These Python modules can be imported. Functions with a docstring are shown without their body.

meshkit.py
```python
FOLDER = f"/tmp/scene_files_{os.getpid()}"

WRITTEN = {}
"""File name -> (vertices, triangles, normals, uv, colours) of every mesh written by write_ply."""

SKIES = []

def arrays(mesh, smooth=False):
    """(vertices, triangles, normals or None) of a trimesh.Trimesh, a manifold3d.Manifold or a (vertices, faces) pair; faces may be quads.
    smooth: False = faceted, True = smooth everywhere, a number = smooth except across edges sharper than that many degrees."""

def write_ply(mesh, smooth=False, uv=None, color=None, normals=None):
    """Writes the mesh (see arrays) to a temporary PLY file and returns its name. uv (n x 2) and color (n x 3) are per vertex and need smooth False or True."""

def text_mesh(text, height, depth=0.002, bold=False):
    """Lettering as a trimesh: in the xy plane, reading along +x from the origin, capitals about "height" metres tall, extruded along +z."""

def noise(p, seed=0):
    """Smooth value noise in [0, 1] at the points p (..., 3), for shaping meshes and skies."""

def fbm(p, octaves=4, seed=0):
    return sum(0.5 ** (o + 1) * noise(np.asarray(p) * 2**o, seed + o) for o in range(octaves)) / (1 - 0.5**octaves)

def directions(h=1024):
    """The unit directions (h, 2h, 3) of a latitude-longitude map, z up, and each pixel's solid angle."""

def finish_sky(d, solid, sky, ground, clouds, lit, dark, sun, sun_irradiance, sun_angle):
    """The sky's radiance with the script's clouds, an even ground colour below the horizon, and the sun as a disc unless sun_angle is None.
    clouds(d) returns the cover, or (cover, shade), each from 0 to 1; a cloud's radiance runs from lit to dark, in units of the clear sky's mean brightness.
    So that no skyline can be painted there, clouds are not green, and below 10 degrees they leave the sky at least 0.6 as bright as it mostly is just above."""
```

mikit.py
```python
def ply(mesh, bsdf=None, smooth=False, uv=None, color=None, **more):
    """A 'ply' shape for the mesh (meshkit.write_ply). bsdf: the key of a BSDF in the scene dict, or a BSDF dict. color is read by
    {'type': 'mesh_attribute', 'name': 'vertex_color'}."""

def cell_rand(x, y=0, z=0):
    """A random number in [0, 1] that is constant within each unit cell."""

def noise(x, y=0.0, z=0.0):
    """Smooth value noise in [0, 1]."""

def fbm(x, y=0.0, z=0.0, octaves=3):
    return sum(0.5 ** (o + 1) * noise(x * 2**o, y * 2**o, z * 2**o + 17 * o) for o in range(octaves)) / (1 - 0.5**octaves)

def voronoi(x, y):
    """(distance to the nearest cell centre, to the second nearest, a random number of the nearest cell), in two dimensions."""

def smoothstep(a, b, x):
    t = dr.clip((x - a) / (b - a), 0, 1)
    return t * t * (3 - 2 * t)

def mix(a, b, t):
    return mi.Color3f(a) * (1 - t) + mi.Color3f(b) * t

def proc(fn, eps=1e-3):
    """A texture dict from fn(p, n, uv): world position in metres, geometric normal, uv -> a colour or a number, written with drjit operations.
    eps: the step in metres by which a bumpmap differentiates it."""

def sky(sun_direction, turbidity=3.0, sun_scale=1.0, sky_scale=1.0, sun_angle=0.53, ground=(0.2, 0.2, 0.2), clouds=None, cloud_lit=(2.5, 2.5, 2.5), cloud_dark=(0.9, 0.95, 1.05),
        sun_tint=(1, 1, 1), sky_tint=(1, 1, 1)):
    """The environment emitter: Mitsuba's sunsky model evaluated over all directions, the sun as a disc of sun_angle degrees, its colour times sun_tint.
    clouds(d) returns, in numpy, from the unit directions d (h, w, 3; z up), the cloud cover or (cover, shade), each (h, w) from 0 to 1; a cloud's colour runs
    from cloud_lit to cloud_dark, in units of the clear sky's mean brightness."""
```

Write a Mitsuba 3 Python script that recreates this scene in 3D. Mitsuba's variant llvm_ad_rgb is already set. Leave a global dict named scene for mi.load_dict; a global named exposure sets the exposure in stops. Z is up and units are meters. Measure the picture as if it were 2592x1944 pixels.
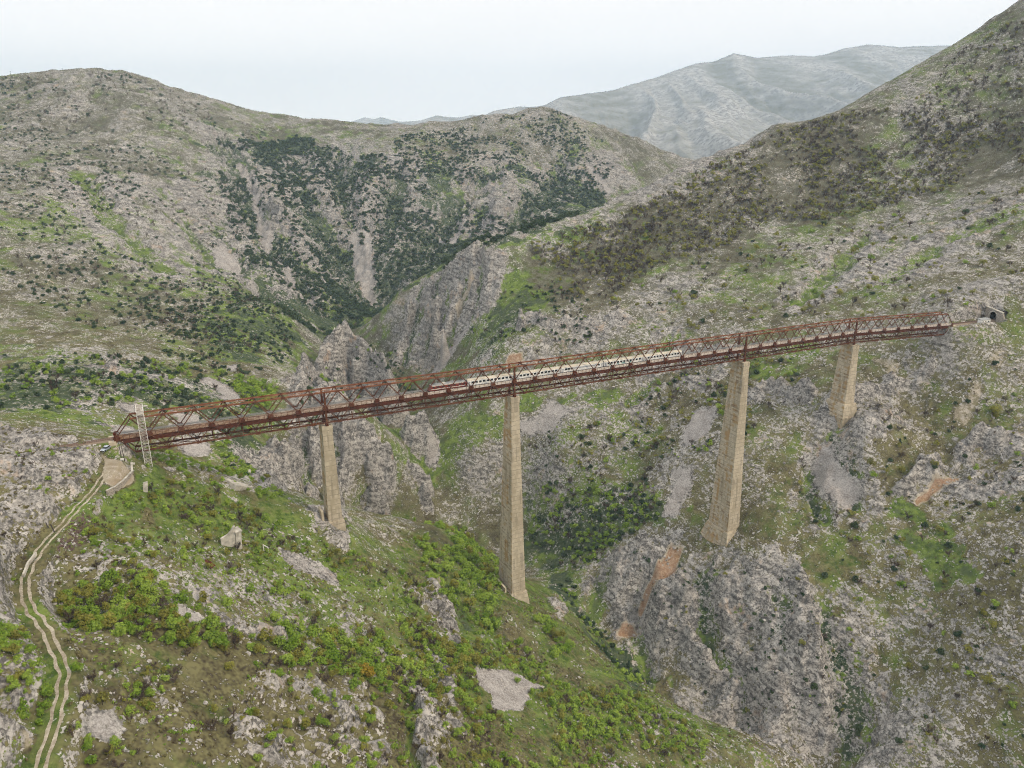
# A rusty steel railway viaduct with a passenger train, over a karst gorge under an overcast spring sky.
# Metres, z up; x to the right of the flight direction, y ahead.  The drone hovers at (0, 0, 330); the river is near z = 30.
import math, random
import numpy as np
import trimesh
import drjit as dr
import mitsuba as mi
import mikit, meshkit
from scipy.interpolate import RBFInterpolator
from scipy.ndimage import map_coordinates, gaussian_filter

scene, labels = {'type': 'scene'}, {}
EYE, PITCH = np.array([0.0, 0.0, 330.0]), math.radians(18.9)
T4 = mi.ScalarTransform4f
scene['camera'] = {'type': 'perspective', 'fov': 2 * math.degrees(math.atan(1296 / 1893)), 'near_clip': 1.0, 'far_clip': 60000.0,
                   'to_world': T4().look_at(origin=EYE.tolist(), target=(EYE + [0, math.cos(PITCH), -math.sin(PITCH)]).tolist(), up=[0, 0, 1])}


def overcast(d):
    c = d[..., :2] / (np.abs(d[..., 2:]) + 0.12)
    return np.ones(d.shape[:2]), np.clip(2.2 * (meshkit.fbm(np.concatenate([0.55 * c, 0 * c[..., :1]], -1), 5, 2) - 0.5) + 0.35, 0, 1)


scene['sky'] = mikit.sky([0.66, -0.28, 0.66], turbidity=4, sun_scale=0.3, sun_angle=14, ground=(0.12, 0.12, 0.1), clouds=overcast, cloud_lit=(2.44, 2.36, 2.29), cloud_dark=(2.26, 2.20, 2.16))
exposure = 2.42

# surveyed heights of the ground: x, y, z
GROUND_POINTS = [(-1423.1, 1591.6, 347.9), (-1184.2, 1554.7, 394.4), (-979, 1544.3, 425.7), (-870.2, 1568.3, 434.3), (-745, 1577.6, 430.6), (-638, 1583.6, 386.1), (-535.7, 1592.6, 350.9), (-440.6, 1586.5, 332.9), (-344, 1537.9, 314.6), (-231.4, 1557.7, 310.7), (-155.3, 1582.9, 322.4), (-37.9, 1655, 347.8), (71, 1704, 367.5), (148.9, 1716.7, 342.9), (231.6, 1678, 291.5), (-806.3, 924.2, 250.8), (-430, 460, 191.8), (-787.3, 1214.3, 326.5), (-636.6, 1277.7, 326.3), (-459.6, 1305, 282.4), (-616.2, 931.9, 273.3), (-492.9, 727, 230.6), (-383.4, 546.3, 196.7), (-311.5, 432.2, 187.6), (-536.7, 1056.1, 265.7), (-426.5, 1191.1, 227.9), (-334.6, 1181.2, 198.9), (-273.3, 1161.4, 140.9), (-392.3, 1415.1, 264.7), (-442, 848.2, 214.1), (-374.2, 891.1, 184.9), (-296, 933.1, 153.3), (-248.9, 974.2, 119.2), (-363, 679, 183.1), (-271.9, 673.1, 165.8), (-239.3, 744, 156.8), (-210.9, 644.4, 143.8), (-211.9, 518.6, 162.2), (-262.4, 503.2, 178.8), (-272.1, 448, 187.6), (-226.2, 404.8, 184.7), (-192.2, 400.3, 171.8), (-184.1, 378.6, 164), (-169.9, 427.8, 153.1), (-180.9, 498.9, 150.9), (-231.6, 373.8, 186.8), (-230.4, 1123.6, 123.2), (-199.3, 1039.5, 93.7), (-204.8, 1356.4, 247.4), (-182.9, 1181.4, 168.5), (-152, 1171.4, 139.3), (-69, 1408.2, 244.3), (-64.4, 1291.1, 180.1), (42.8, 1571.1, 287.9), (39.1, 1409.1, 216.3), (161.6, 1560.8, 257.9), (136.1, 1432.8, 192.8), (-26.7, 771.3, 221), (46.2, 803.8, 223.5), (127.2, 848.9, 247), (237.1, 918.1, 294.8), (299.5, 948.7, 322.3), (403.3, 992.5, 357.8), (490.3, 1026.9, 396.4), (581.7, 1049.5, 431.7), (664.1, 1074.2, 473), (830.4, 1112, 552.3), (540.9, 838.2, 339.4), (451.9, 677.7, 271.9), (383.4, 555.9, 224.7), (508.4, 616.1, 277.2), (398.2, 450.5, 194.7), (434.9, 856, 298.8), (366, 696.7, 234.8), (315.6, 588.6, 212.2), (289.1, 531.7, 200.3), (301.2, 831.7, 258.7), (260.3, 700.8, 215.9), (228.7, 602, 189.8), (208.3, 536.7, 168.8), (213, 814.6, 239.6), (186.4, 694.8, 198.4), (166.4, 607.6, 175), (152.3, 543.3, 151), (183.8, 500.8, 150.2), (156.3, 448.7, 127.7), (158.9, 409.4, 105.6), (126.9, 797.7, 221), (111.6, 683.9, 182), (86.5, 623.7, 160.4), (108.8, 547.8, 133.3), (113.1, 485.3, 111.2), (87.5, 494.4, 91.4), (91.6, 431.9, 78.7), (42.3, 770.9, 204.5), (38.7, 693.8, 179.9), (18.8, 641.6, 166.4), (1.4, 613.4, 145.7), (34.7, 602.5, 138.6), (33, 561.7, 118.3), (31.3, 521.9, 94.7), (58.7, 489.7, 77.7), (16.5, 519.3, 62.5), (-29.9, 540.2, 86.4), (-31, 570.8, 107.9), (-45.5, 533.2, 65.8), (-87.6, 512.8, 98.8), (-89.1, 525.6, 105.5), (-113, 494.4, 107), (-57.5, 795.3, 198.4), (-26.9, 771.6, 200.3), (-84, 807.2, 171.5), (-127.2, 831.3, 149.2), (-174.9, 865, 108.9), (-81.3, 765.8, 143.2), (-111.7, 767.4, 117), (-98.8, 723.2, 96), (-139.3, 749.7, 96.1), (-78.2, 723.6, 112.6), (-113.4, 682.4, 85), (-104.8, 620.9, 75.1), (-204.4, 901.7, 92.4), (221.8, 252.6, 67.7), (234.8, 281.8, 94.1), (253.3, 319.8, 121.8), (294.4, 390, 141.7), (328.6, 451.8, 167.8), (336.8, 472.8, 192), (278.4, 470.6, 161), (253.3, 412.7, 130.8), (222.8, 366.6, 104.1), (206.3, 322.9, 72.2), (183, 269, 50.7), (191.2, 435.4, 119.8), (178.1, 371.6, 88), (146.9, 324.5, 58.3), (153.3, 304.4, 30.6), (120.3, 390.7, 75.6), (96, 381.2, 54.2), (100.7, 341.4, 30.6), (72.8, 420.8, 61.9), (126.7, 316, 27.2), (254.2, 233.9, 87.1), (132.2, 406.7, 85), (127.7, 422.8, 84), (214, 459.8, 155), (203.6, 474, 157), (221.3, 442.1, 158), (216.2, 456.4, 148), (1.9, 347.6, 90), (-79.2, 304.4, 157), (294.6, 484.4, 201), (308.9, 483.7, 205), (332.7, 494.8, 206), (-94.4, 116.5, 209), (-98.2, 128, 209.5), (-101.2, 138.1, 210), (-106.3, 146.1, 210), (-117.9, 157.8, 210), (-129.5, 169.3, 210), (-135.4, 178.4, 210), (-139.6, 190.4, 210), (-142.9, 206.2, 210), (-145.4, 224.4, 210), (-148.2, 243.7, 210), (-150.1, 255.4, 210), (-155.3, 265, 210.5), (-163.3, 263.1, 215.5), (-158, 276, 209), (-190.9, 286.9, 211), (-168.5, 271, 210.9), (-213.6, 289.1, 211.3), (-162.9, 213.8, 219.8), (-150.4, 213.8, 219.8), (-136.9, 174.6, 222.4), (-117.8, 144.2, 220.3), (-104.1, 122.3, 217.9), (-175.7, 206.7, 223.5), (-126, 138.4, 224.8), (-109.6, 101.4, 224.7), (-244.5, 268, 217.5), (-106.9, 193.3, 197.2), (-92.6, 215.4, 182), (-74.5, 243.2, 162.9), (-51, 279.3, 138.2), (-16.7, 274.4, 117.2), (-91.9, 159.5, 196.5), (-78.3, 174.9, 183.5), (-52.1, 204.6, 158.7), (-13.7, 217.7, 130.4), (19.1, 285.3, 91.2), (-115, 241.1, 189.7), (-100.6, 282.7, 169.3), (-57.9, 323, 131), (-65.9, 139.8, 184.9), (-33.5, 167, 156.6), (14.6, 207.2, 114.8), (-84.1, 124.6, 200.7), (-107.7, 163.5, 205.6), (-122.6, 203.4, 204.7), (-128.2, 298.4, 183.1), (-129.1, 249.2, 196.7), (-65.8, 373.8, 122.6), (-35.4, 404.2, 94.8), (0.9, 359.1, 83.3), (75.2, 244.6, 76), (45.2, 377.7, 49), (54.2, 341, 53), (70.6, 317.4, 55), (84.1, 302.5, 55), (99.6, 290.5, 55), (113.7, 286.3, 53), (136.3, 276.4, 48), (155.9, 267.3, 44), (55, 392, 33), (66, 362, 30), (85, 336, 27), (113, 310, 27), (150, 285, 24), (172, 250, 18), (195, 180, 8), (215, 100, -2), (30, 478, 40), (-14, 520, 52), (-60, 535, 62), (-105, 490, 75), (-125, 430, 102), (240, 0, -15), (-95, 640, 78), (-110, 720, 87), (-135, 800, 92), (-165, 900, 97), (-190, 1000, 100), (0, 0, 180), (120, 20, 95), (-150, 0, 225), (-350, 100, 250), (-350, -100, 250), (0, -150, 180), (130, -150, 70), (240, -150, -20), (360, -150, 30), (340, 60, 40), (420, 100, 100), (560, -100, 210), (520, 200, 180), (650, 400, 330), (-600, 300, 270), (-500, 150, 260), (700, 1150, 370), (400, 1150, 250), (150, 1100, 180), (900, 1300, 330), (0, 1000, 140), (60, 1250, 180), (200, 1400, 180), (400, 1600, 180), (800, 1700, 180), (-1100, 1700, 390), (-500, 1900, 350), (0, 1800, 330), (400, 1900, 330), (1300, 1600, 280), (-1100, 1000, 310), (342, 506, 212), (352, 512, 224), (345, 520, 226), (360, 500, 212), (375, 520, 235), (330, 512, 218)]
# rock crests: points and the steepness of their sides
CREST_LINES = [([(-183.9, 609.5, 134.5), (-180.3, 627.2, 139.8), (-174.2, 633.9, 128.6)], 2.2), ([(-175, 640.2, 137.7), (-165.6, 658.7, 154.6), (-156, 671.7, 161.7), (-148, 667.8, 150.3), (-139.6, 663.9, 145), (-124.3, 652.3, 135.9), (-109.7, 634.5, 121)], 2.3), ([(-154.1, 473.9, 108.8), (-145.3, 485.3, 117.3), (-134.5, 493.5, 119.8), (-124.1, 506, 125.4), (-113.6, 512.1, 127.7), (-106, 515.3, 118.5), (-88.8, 523.8, 106.3)], 1.7), ([(-81.1, 559.4, 111.7), (-75.2, 563, 112.7), (-68.9, 562.1, 107.2)], 2.0), ([(-162.9, 430.3, 135.9), (-153.7, 442, 139), (-143, 429.5, 133.6)], 1.3), ([(-29.4, 777.5, 217.7), (-43.7, 783.3, 209.9), (-57.3, 792.5, 199.7)], 1.6), ([(-57.3, 792.3, 198.9), (-70.2, 795.5, 183.6), (-83.6, 804.2, 172.1), (-102.2, 807.6, 157.4), (-112.4, 795, 136.1)], 1.9), ([(8.4, 645.8, 172.5), (18.9, 644.7, 169.2), (36, 635.6, 164.3), (50.8, 650.3, 167)], 1.6), ([(78.7, 722.1, 185.5), (91.5, 697.5, 175.2), (110.8, 674.3, 169.3)], 1.2)]
ROAD_LINE = [(-83.1, 82.2, 207.5), (-85, 86.2, 207.7), (-86.7, 90.3, 207.9), (-88.2, 94.5, 208), (-89.5, 98.8, 208.2), (-90.8, 103.1, 208.4), (-92, 107.5, 208.6), (-93.1, 111.9, 208.8), (-94.3, 116.3, 209), (-95.5, 120.6, 209.2), (-96.8, 124.9, 209.4), (-98.2, 129.2, 209.6), (-99.8, 133.3, 209.7), (-101.6, 137.3, 209.8), (-103.6, 141.2, 209.9), (-105.9, 144.9, 210), (-108.5, 148.4, 210.1), (-111.4, 151.8, 210.1), (-114.5, 155.1, 210.1), (-117.7, 158.3, 210.1), (-121, 161.5, 210.1), (-124.2, 164.7, 210.1), (-127.3, 167.9, 210), (-130.3, 171.3, 210), (-133, 174.7, 210), (-135.3, 178.4, 210), (-137.3, 182.3, 209.9), (-139, 186.4, 210), (-140.3, 190.6, 210), (-141.4, 195, 210), (-142.2, 199.4, 210), (-142.9, 204, 210), (-143.4, 208.6, 210), (-143.9, 213.2, 210), (-144.3, 217.8, 210), (-144.7, 222.4, 210), (-145.2, 226.8, 210), (-145.8, 231.3, 210), (-146.4, 235.6, 210), (-147.1, 239.9, 210), (-148, 244.2, 209.9), (-148.9, 248.5, 210), (-150, 252.7, 210), (-151.2, 257.1, 210.1), (-152.7, 261.3, 210.2), (-155.2, 265.1, 210.5)]
# the near truss plane at deck level: start, bend, end
TRUSS = ((-153.49, 267.70, 216.15), (217.75, 458.94, 207.67), (294.33, 485.93, 206.02))
# levelled ground: line, half width, width of the slope beside it
BENCHES = [([(-155.2, 270.0, 214.6), (-181.4, 256.5, 215.5), (-230.9, 223.6, 217.8)], 3.2, 2.5), ([(294.8, 489.1, 204.4), (332.1, 502.2, 203.9)], 4.5, 4.0)]
# height of each pier shaft foot
PIER_FEET = (159.4, 94.4, 92.1, 160.2)
# far ranges: crest line, foot (y, z), roughness, spacing of the ribs, seed
RANGES = [
    ('far_mountain', [(-416, 5702, 313), (-134, 5876, 451), (12, 5948, 475), (227, 6042, 483), (373, 6142, 556), (583, 6291, 588), (815, 6448, 621), (1203, 6716, 731), (1585, 6972, 856), (1754, 7071, 880), (1957, 7195, 957), (2170, 7219, 923), (2479, 7276, 944), (2712, 7312, 941), (2864, 7347, 973), (3017, 7385, 1013), (3236, 7432, 1050), (3558, 7476, 1031), (3688, 7500, 1043), (4060, 7560, 1052), (4842, 7698, 1116), (6101, 7892, 1154)], 2600, 40, 170, 300, 61),
    ('distant_hills', [(-1715, 8663, 317), (-1525, 8670, 338), (-1239, 8684, 379), (-992, 8695, 411), (-914, 8704, 436), (-823, 8712, 461), (-697, 8706, 444), (-567, 8705, 440), (-429, 8715, 469), (-264, 8709, 452), (-100, 8725, 498), (69, 8744, 555), (191, 8741, 547), (308, 8746, 559), (537, 8760, 600), (884, 8754, 584)], 6500, 280, 60, 450, 71),
    ('distant_mountains', [(-2766, 11638, 362), (-2534, 11655, 412), (-2417, 11651, 401), (-2173, 11677, 478), (-2028, 11670, 456), (-1923, 11679, 483), (-1778, 11666, 445), (-1627, 11657, 417), (-1459, 11661, 428), (-1139, 11649, 395), (-558, 11638, 362)], 9000, 280, 90, 700, 81),
    ('low_hill', [(-894, 2436, 344), (-724, 2437, 347), (-657, 2438, 349), (-600, 2437, 346), (-530, 2434, 338), (-451, 2430, 328), (-360, 2428, 322)], 1900, 312, 5, 120, 91),
]
# clefts and gullies: width, depth, how overgrown, line in plan
CLEFTS = [
    (9, 16, 0.9, [(-79.3, 809.5, 0), (-81.5, 764.1, 0), (-85.8, 756.6, 0), (-88.8, 726.2, 0)]),
    (9, 18, 0.8, [(-51.9, 779.2, 0), (-45.9, 754.6, 0), (-50, 734.7, 0), (-61.8, 723.9, 0)]),
    (7, 12, 0.9, [(-102.3, 815.2, 0), (-106.7, 794.3, 0), (-107.8, 770.9, 0), (-109.4, 745.5, 0)]),
    (8, 14, 0.8, [(-31.6, 767.5, 0), (-28.1, 744.4, 0), (-37.7, 728.3, 0)]),
    (6, 12, 0.8, [(-90.5, 797.3, 0), (-95.1, 766.1, 0), (-98.4, 740.7, 0)]),
    (7, 13, 0.9, [(-65.3, 788.2, 0), (-68.7, 769.8, 0), (-75.4, 745.1, 0), (-78.3, 724.6, 0)]),
    (6, 12, 0.9, [(-174.7, 637.5, 0), (-168, 612.9, 0), (-143.2, 500.6, 0)]),
    (6, 13, 0.9, [(-154.5, 666.8, 0), (-155.8, 648.9, 0), (-151.7, 634.5, 0)]),
    (5, 10, 0.9, [(-132, 654.5, 0), (-128.7, 645.3, 0), (-123.6, 635.4, 0)]),
    (5, 9, 0.8, [(-164.4, 657.4, 0), (-166.7, 645.7, 0), (-134.2, 517.9, 0)]),
    (5, 8, 0.8, [(-144.1, 663.9, 0), (-140.9, 650.4, 0), (-138, 645.4, 0)]),
    (5, 9, 0.8, [(-144.3, 479.1, 0), (-137.8, 444.7, 0), (-134.9, 439.4, 0)]),
    (4, 8, 0.7, [(-128.7, 494.8, 0), (-125.2, 487.4, 0), (-125.1, 477.4, 0)]),
    (6, 7, 0.5, [(86, 407.4, 0), (77.1, 393, 0), (79.5, 359.3, 0)]),
    (7, 9, 0.8, [(119.1, 395.1, 0), (112.7, 379.5, 0), (115, 361.5, 0), (123.4, 338.8, 0), (128, 322, 0)]),
    (6, 7, 0.6, [(148.5, 368.6, 0), (148.8, 349.2, 0), (145.4, 329.6, 0), (147.4, 315.7, 0)]),
    (8, 9, 0.8, [(170.2, 347.5, 0), (174, 331.9, 0), (172.8, 316.3, 0), (170, 293.2, 0)]),
    (5, 6, 0.2, [(106.5, 420.1, 0), (97.8, 406.1, 0), (84.7, 397.2, 0), (73.7, 385.1, 0)]),
    (5, 6, 0.6, [(96, 380.1, 0), (107.2, 366.7, 0), (115, 361.5, 0)]),
    (5, 6, 0.6, [(131.6, 370, 0), (130.8, 355.6, 0), (136, 333.6, 0)]),
    (5, 6, 0.5, [(63.3, 425.5, 0), (54.8, 414.7, 0), (51.1, 400.8, 0)]),
    (6, 6, 0.7, [(208.5, 447.5, 0), (206, 434.2, 0), (206.4, 421.5, 0), (206.1, 398.7, 0)]),
    (6, 7, 0.6, [(193.4, 435.4, 0), (185.5, 418.4, 0), (187.7, 404.2, 0)]),
    (22, 22, 0.8, [(-502.4, 1386, 0), (-426.1, 1231.4, 0), (-370.4, 1117, 0), (-297.1, 972.6, 0), (-257, 946.2, 0)]),
    (16, 14, 0.6, [(-420, 1069.1, 0), (-342.5, 932.5, 0), (-285.6, 863.7, 0)]),
    (22, 20, 0.8, [(-327.1, 1449.5, 0), (-276.7, 1258.5, 0), (-242.6, 1163, 0), (-206.5, 1082.4, 0)]),
    (22, 22, 0.9, [(-202.1, 1389.3, 0), (-192.8, 1257.4, 0), (-194.4, 1147.9, 0), (-200.6, 1063, 0)]),
    (20, 20, 0.9, [(-26.9, 1472, 0), (-99.8, 1320.4, 0), (-146.6, 1179.2, 0), (-189.4, 1084.2, 0)]),
    (20, 18, 0.8, [(96.2, 1525.7, 0), (23.4, 1335.6, 0), (-23.9, 816.9, 0)]),
    (18, 14, 0.7, [(-386.8, 1421.4, 0), (-318.6, 1244.2, 0), (-274.1, 1166.8, 0), (-230.6, 1090.6, 0)]),
    (16, 12, 0.5, [(-496.5, 1082.6, 0), (-429.2, 1000, 0), (-344.3, 882, 0)]),
    (16, 12, 0.4, [(-576.5, 1034.4, 0), (-464.1, 887.8, 0), (-372.1, 783.1, 0)]),
    (5, 5, 0.5, [(-34.5, 319.3, 0), (-26.3, 300.7, 0), (-23.3, 271, 0)]),
    (3, 3, 0.3, [(-27.4, 235.6, 0), (-24.1, 215.6, 0), (-19.4, 200.6, 0)]),
    (3, 3, 0.3, [(-36, 207.7, 0), (-32, 188.3, 0), (-28.6, 171.6, 0)]),
    (6, 6, 0.5, [(129.9, 602.6, 0), (115.5, 571.8, 0), (93.7, 547.3, 0)]),
    (9, 8, 0.4, [(336.5, 719.4, 0), (273.5, 639.2, 0), (236.7, 607.8, 0)]),
    (9, 7, 0.3, [(442.7, 661.7, 0), (381.7, 660.9, 0), (311.3, 613.2, 0)]),
    (6, -13, 0, [(-43.3, 774.4, 0), (-39.2, 750.4, 0), (-44, 735.4, 0), (-53.7, 726, 0)]),
    (6, -14, 0, [(-61.2, 790.9, 0), (-57.9, 768.2, 0), (-63.2, 747.8, 0), (-73.5, 727.2, 0)]),
    (6, -13, 0, [(-73, 802.4, 0), (-74.6, 764.8, 0), (-78.6, 727.6, 0), (-84.5, 725.8, 0)]),
    (6, -13, 0, [(-90.6, 801.4, 0), (-92.9, 765.7, 0), (-97, 757.1, 0), (-99.9, 734.5, 0)]),
    (5, -11, 0, [(-112.6, 816.3, 0), (-114.2, 790.2, 0), (-117.6, 761.8, 0), (-121.1, 738.6, 0)]),
    (5, -10, 0, [(-24.6, 763.8, 0), (-22.2, 745.1, 0), (-29.8, 730.9, 0)]),
    (5, -12, 0, [(-179.1, 620.4, 0), (-154.1, 524.1, 0), (-152.5, 499.4, 0)]),
    (5, -13, 0, [(-169.6, 646.5, 0), (-167, 636.5, 0), (-136.7, 506.8, 0)]),
    (5, -13, 0, [(-161, 659.7, 0), (-160.6, 646.7, 0), (-133.8, 528.6, 0), (-126.4, 506.2, 0)]),
    (5, -12, 0, [(-146, 662.7, 0), (-147.1, 651.3, 0), (-143.7, 645.3, 0)]),
    (5, -11, 0, [(-135.7, 657.3, 0), (-133.7, 649.3, 0), (-131, 637.6, 0)]),
    (5, -10, 0, [(-119.4, 641.5, 0), (-115.7, 634.7, 0), (-109.4, 624.5, 0)]),
    (4, -9, 0, [(-150.2, 438.5, 0), (-147.7, 420.2, 0), (-122.3, 339, 0)]),
    (4, -9, 0, [(-147.1, 468.8, 0), (-140.1, 435.9, 0), (-137.2, 418.4, 0)]),
    (4, -10, 0, [(-137.6, 484.6, 0), (-134.6, 474.2, 0), (-132.8, 458.8, 0)]),
    (4, -10, 0, [(-119.4, 503.8, 0), (-118.3, 494.7, 0), (-115.3, 489.3, 0)]),
    (4, -8, 0, [(-106.5, 509.9, 0), (-104.5, 502.7, 0), (-101.2, 496.9, 0)]),
    (5, -7, 0, [(93.4, 408.4, 0), (88.4, 390.1, 0), (91.8, 367, 0)]),
    (6, -8, 0, [(102.9, 394.5, 0), (103.9, 373.8, 0), (112.8, 348.7, 0), (117.1, 327.7, 0)]),
    (6, -8, 0, [(130.6, 385.7, 0), (125.5, 371.4, 0), (129.5, 349.2, 0), (137.7, 324, 0)]),
    (6, -7, 0, [(163.5, 367.2, 0), (162.7, 343.9, 0), (161.4, 324.2, 0), (162.1, 308.8, 0)]),
    (5, -7, 0, [(67.7, 419.9, 0), (63.9, 405.2, 0), (67.1, 388.6, 0)]),
    (5, -8, 0, [(219, 467, 0), (253.7, 475.2, 0), (275.5, 478.2, 0)]),
    (6, -10, 0, [(234.2, 401.5, 0), (261.7, 415.3, 0), (289.3, 424.4, 0), (314.9, 424.3, 0)]),
    (6, -8, 0, [(116.2, 576.1, 0), (142, 581.2, 0), (162.7, 563.4, 0)]),
    (5, -8, 0, [(12, 653.2, 0), (36, 636.2, 0), (53.8, 643.6, 0)]),
    (5, -7, 0, [(171.1, 503.7, 0), (187.9, 505.6, 0), (200.5, 480.2, 0)]),
    (3, -4, 0, [(-37.4, 310.3, 0), (-30.5, 295.6, 0), (-25.1, 272.4, 0)]),
    (2.5, -3, 0, [(-24.4, 235.5, 0), (-22.8, 216.7, 0), (-17.6, 202, 0)]),
    (2.5, -3, 0, [(-33.2, 216.7, 0), (-29.1, 194.2, 0), (-25.1, 175.3, 0)]),
    (2.5, -3, 0, [(-62.5, 183.3, 0), (-55.3, 186.2, 0), (-46.7, 178.6, 0)]),
    (2.5, -2.5, 0, [(-91.1, 198.1, 0), (-82.2, 198.9, 0), (-74.9, 205.9, 0)]),
    (14, -14, 0, [(-364.5, 1180.9, 0), (-330.8, 1137.1, 0), (-288.3, 1074.3, 0)]),
    (14, -14, 0, [(-382.7, 1404.1, 0), (-303.2, 1262.7, 0), (-260.1, 1195, 0)]),
    (14, -12, 0, [(-82.9, 1396, 0), (-66.2, 1333.4, 0), (-81.9, 1241.7, 0)]),
    (14, -12, 0, [(-11.8, 1447, 0), (2.8, 1372.1, 0), (-24, 1281, 0)]),
    (12, -10, 0, [(-428.2, 1281.6, 0), (-377, 1205.3, 0), (-344.9, 1148.4, 0)]),
]
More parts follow.
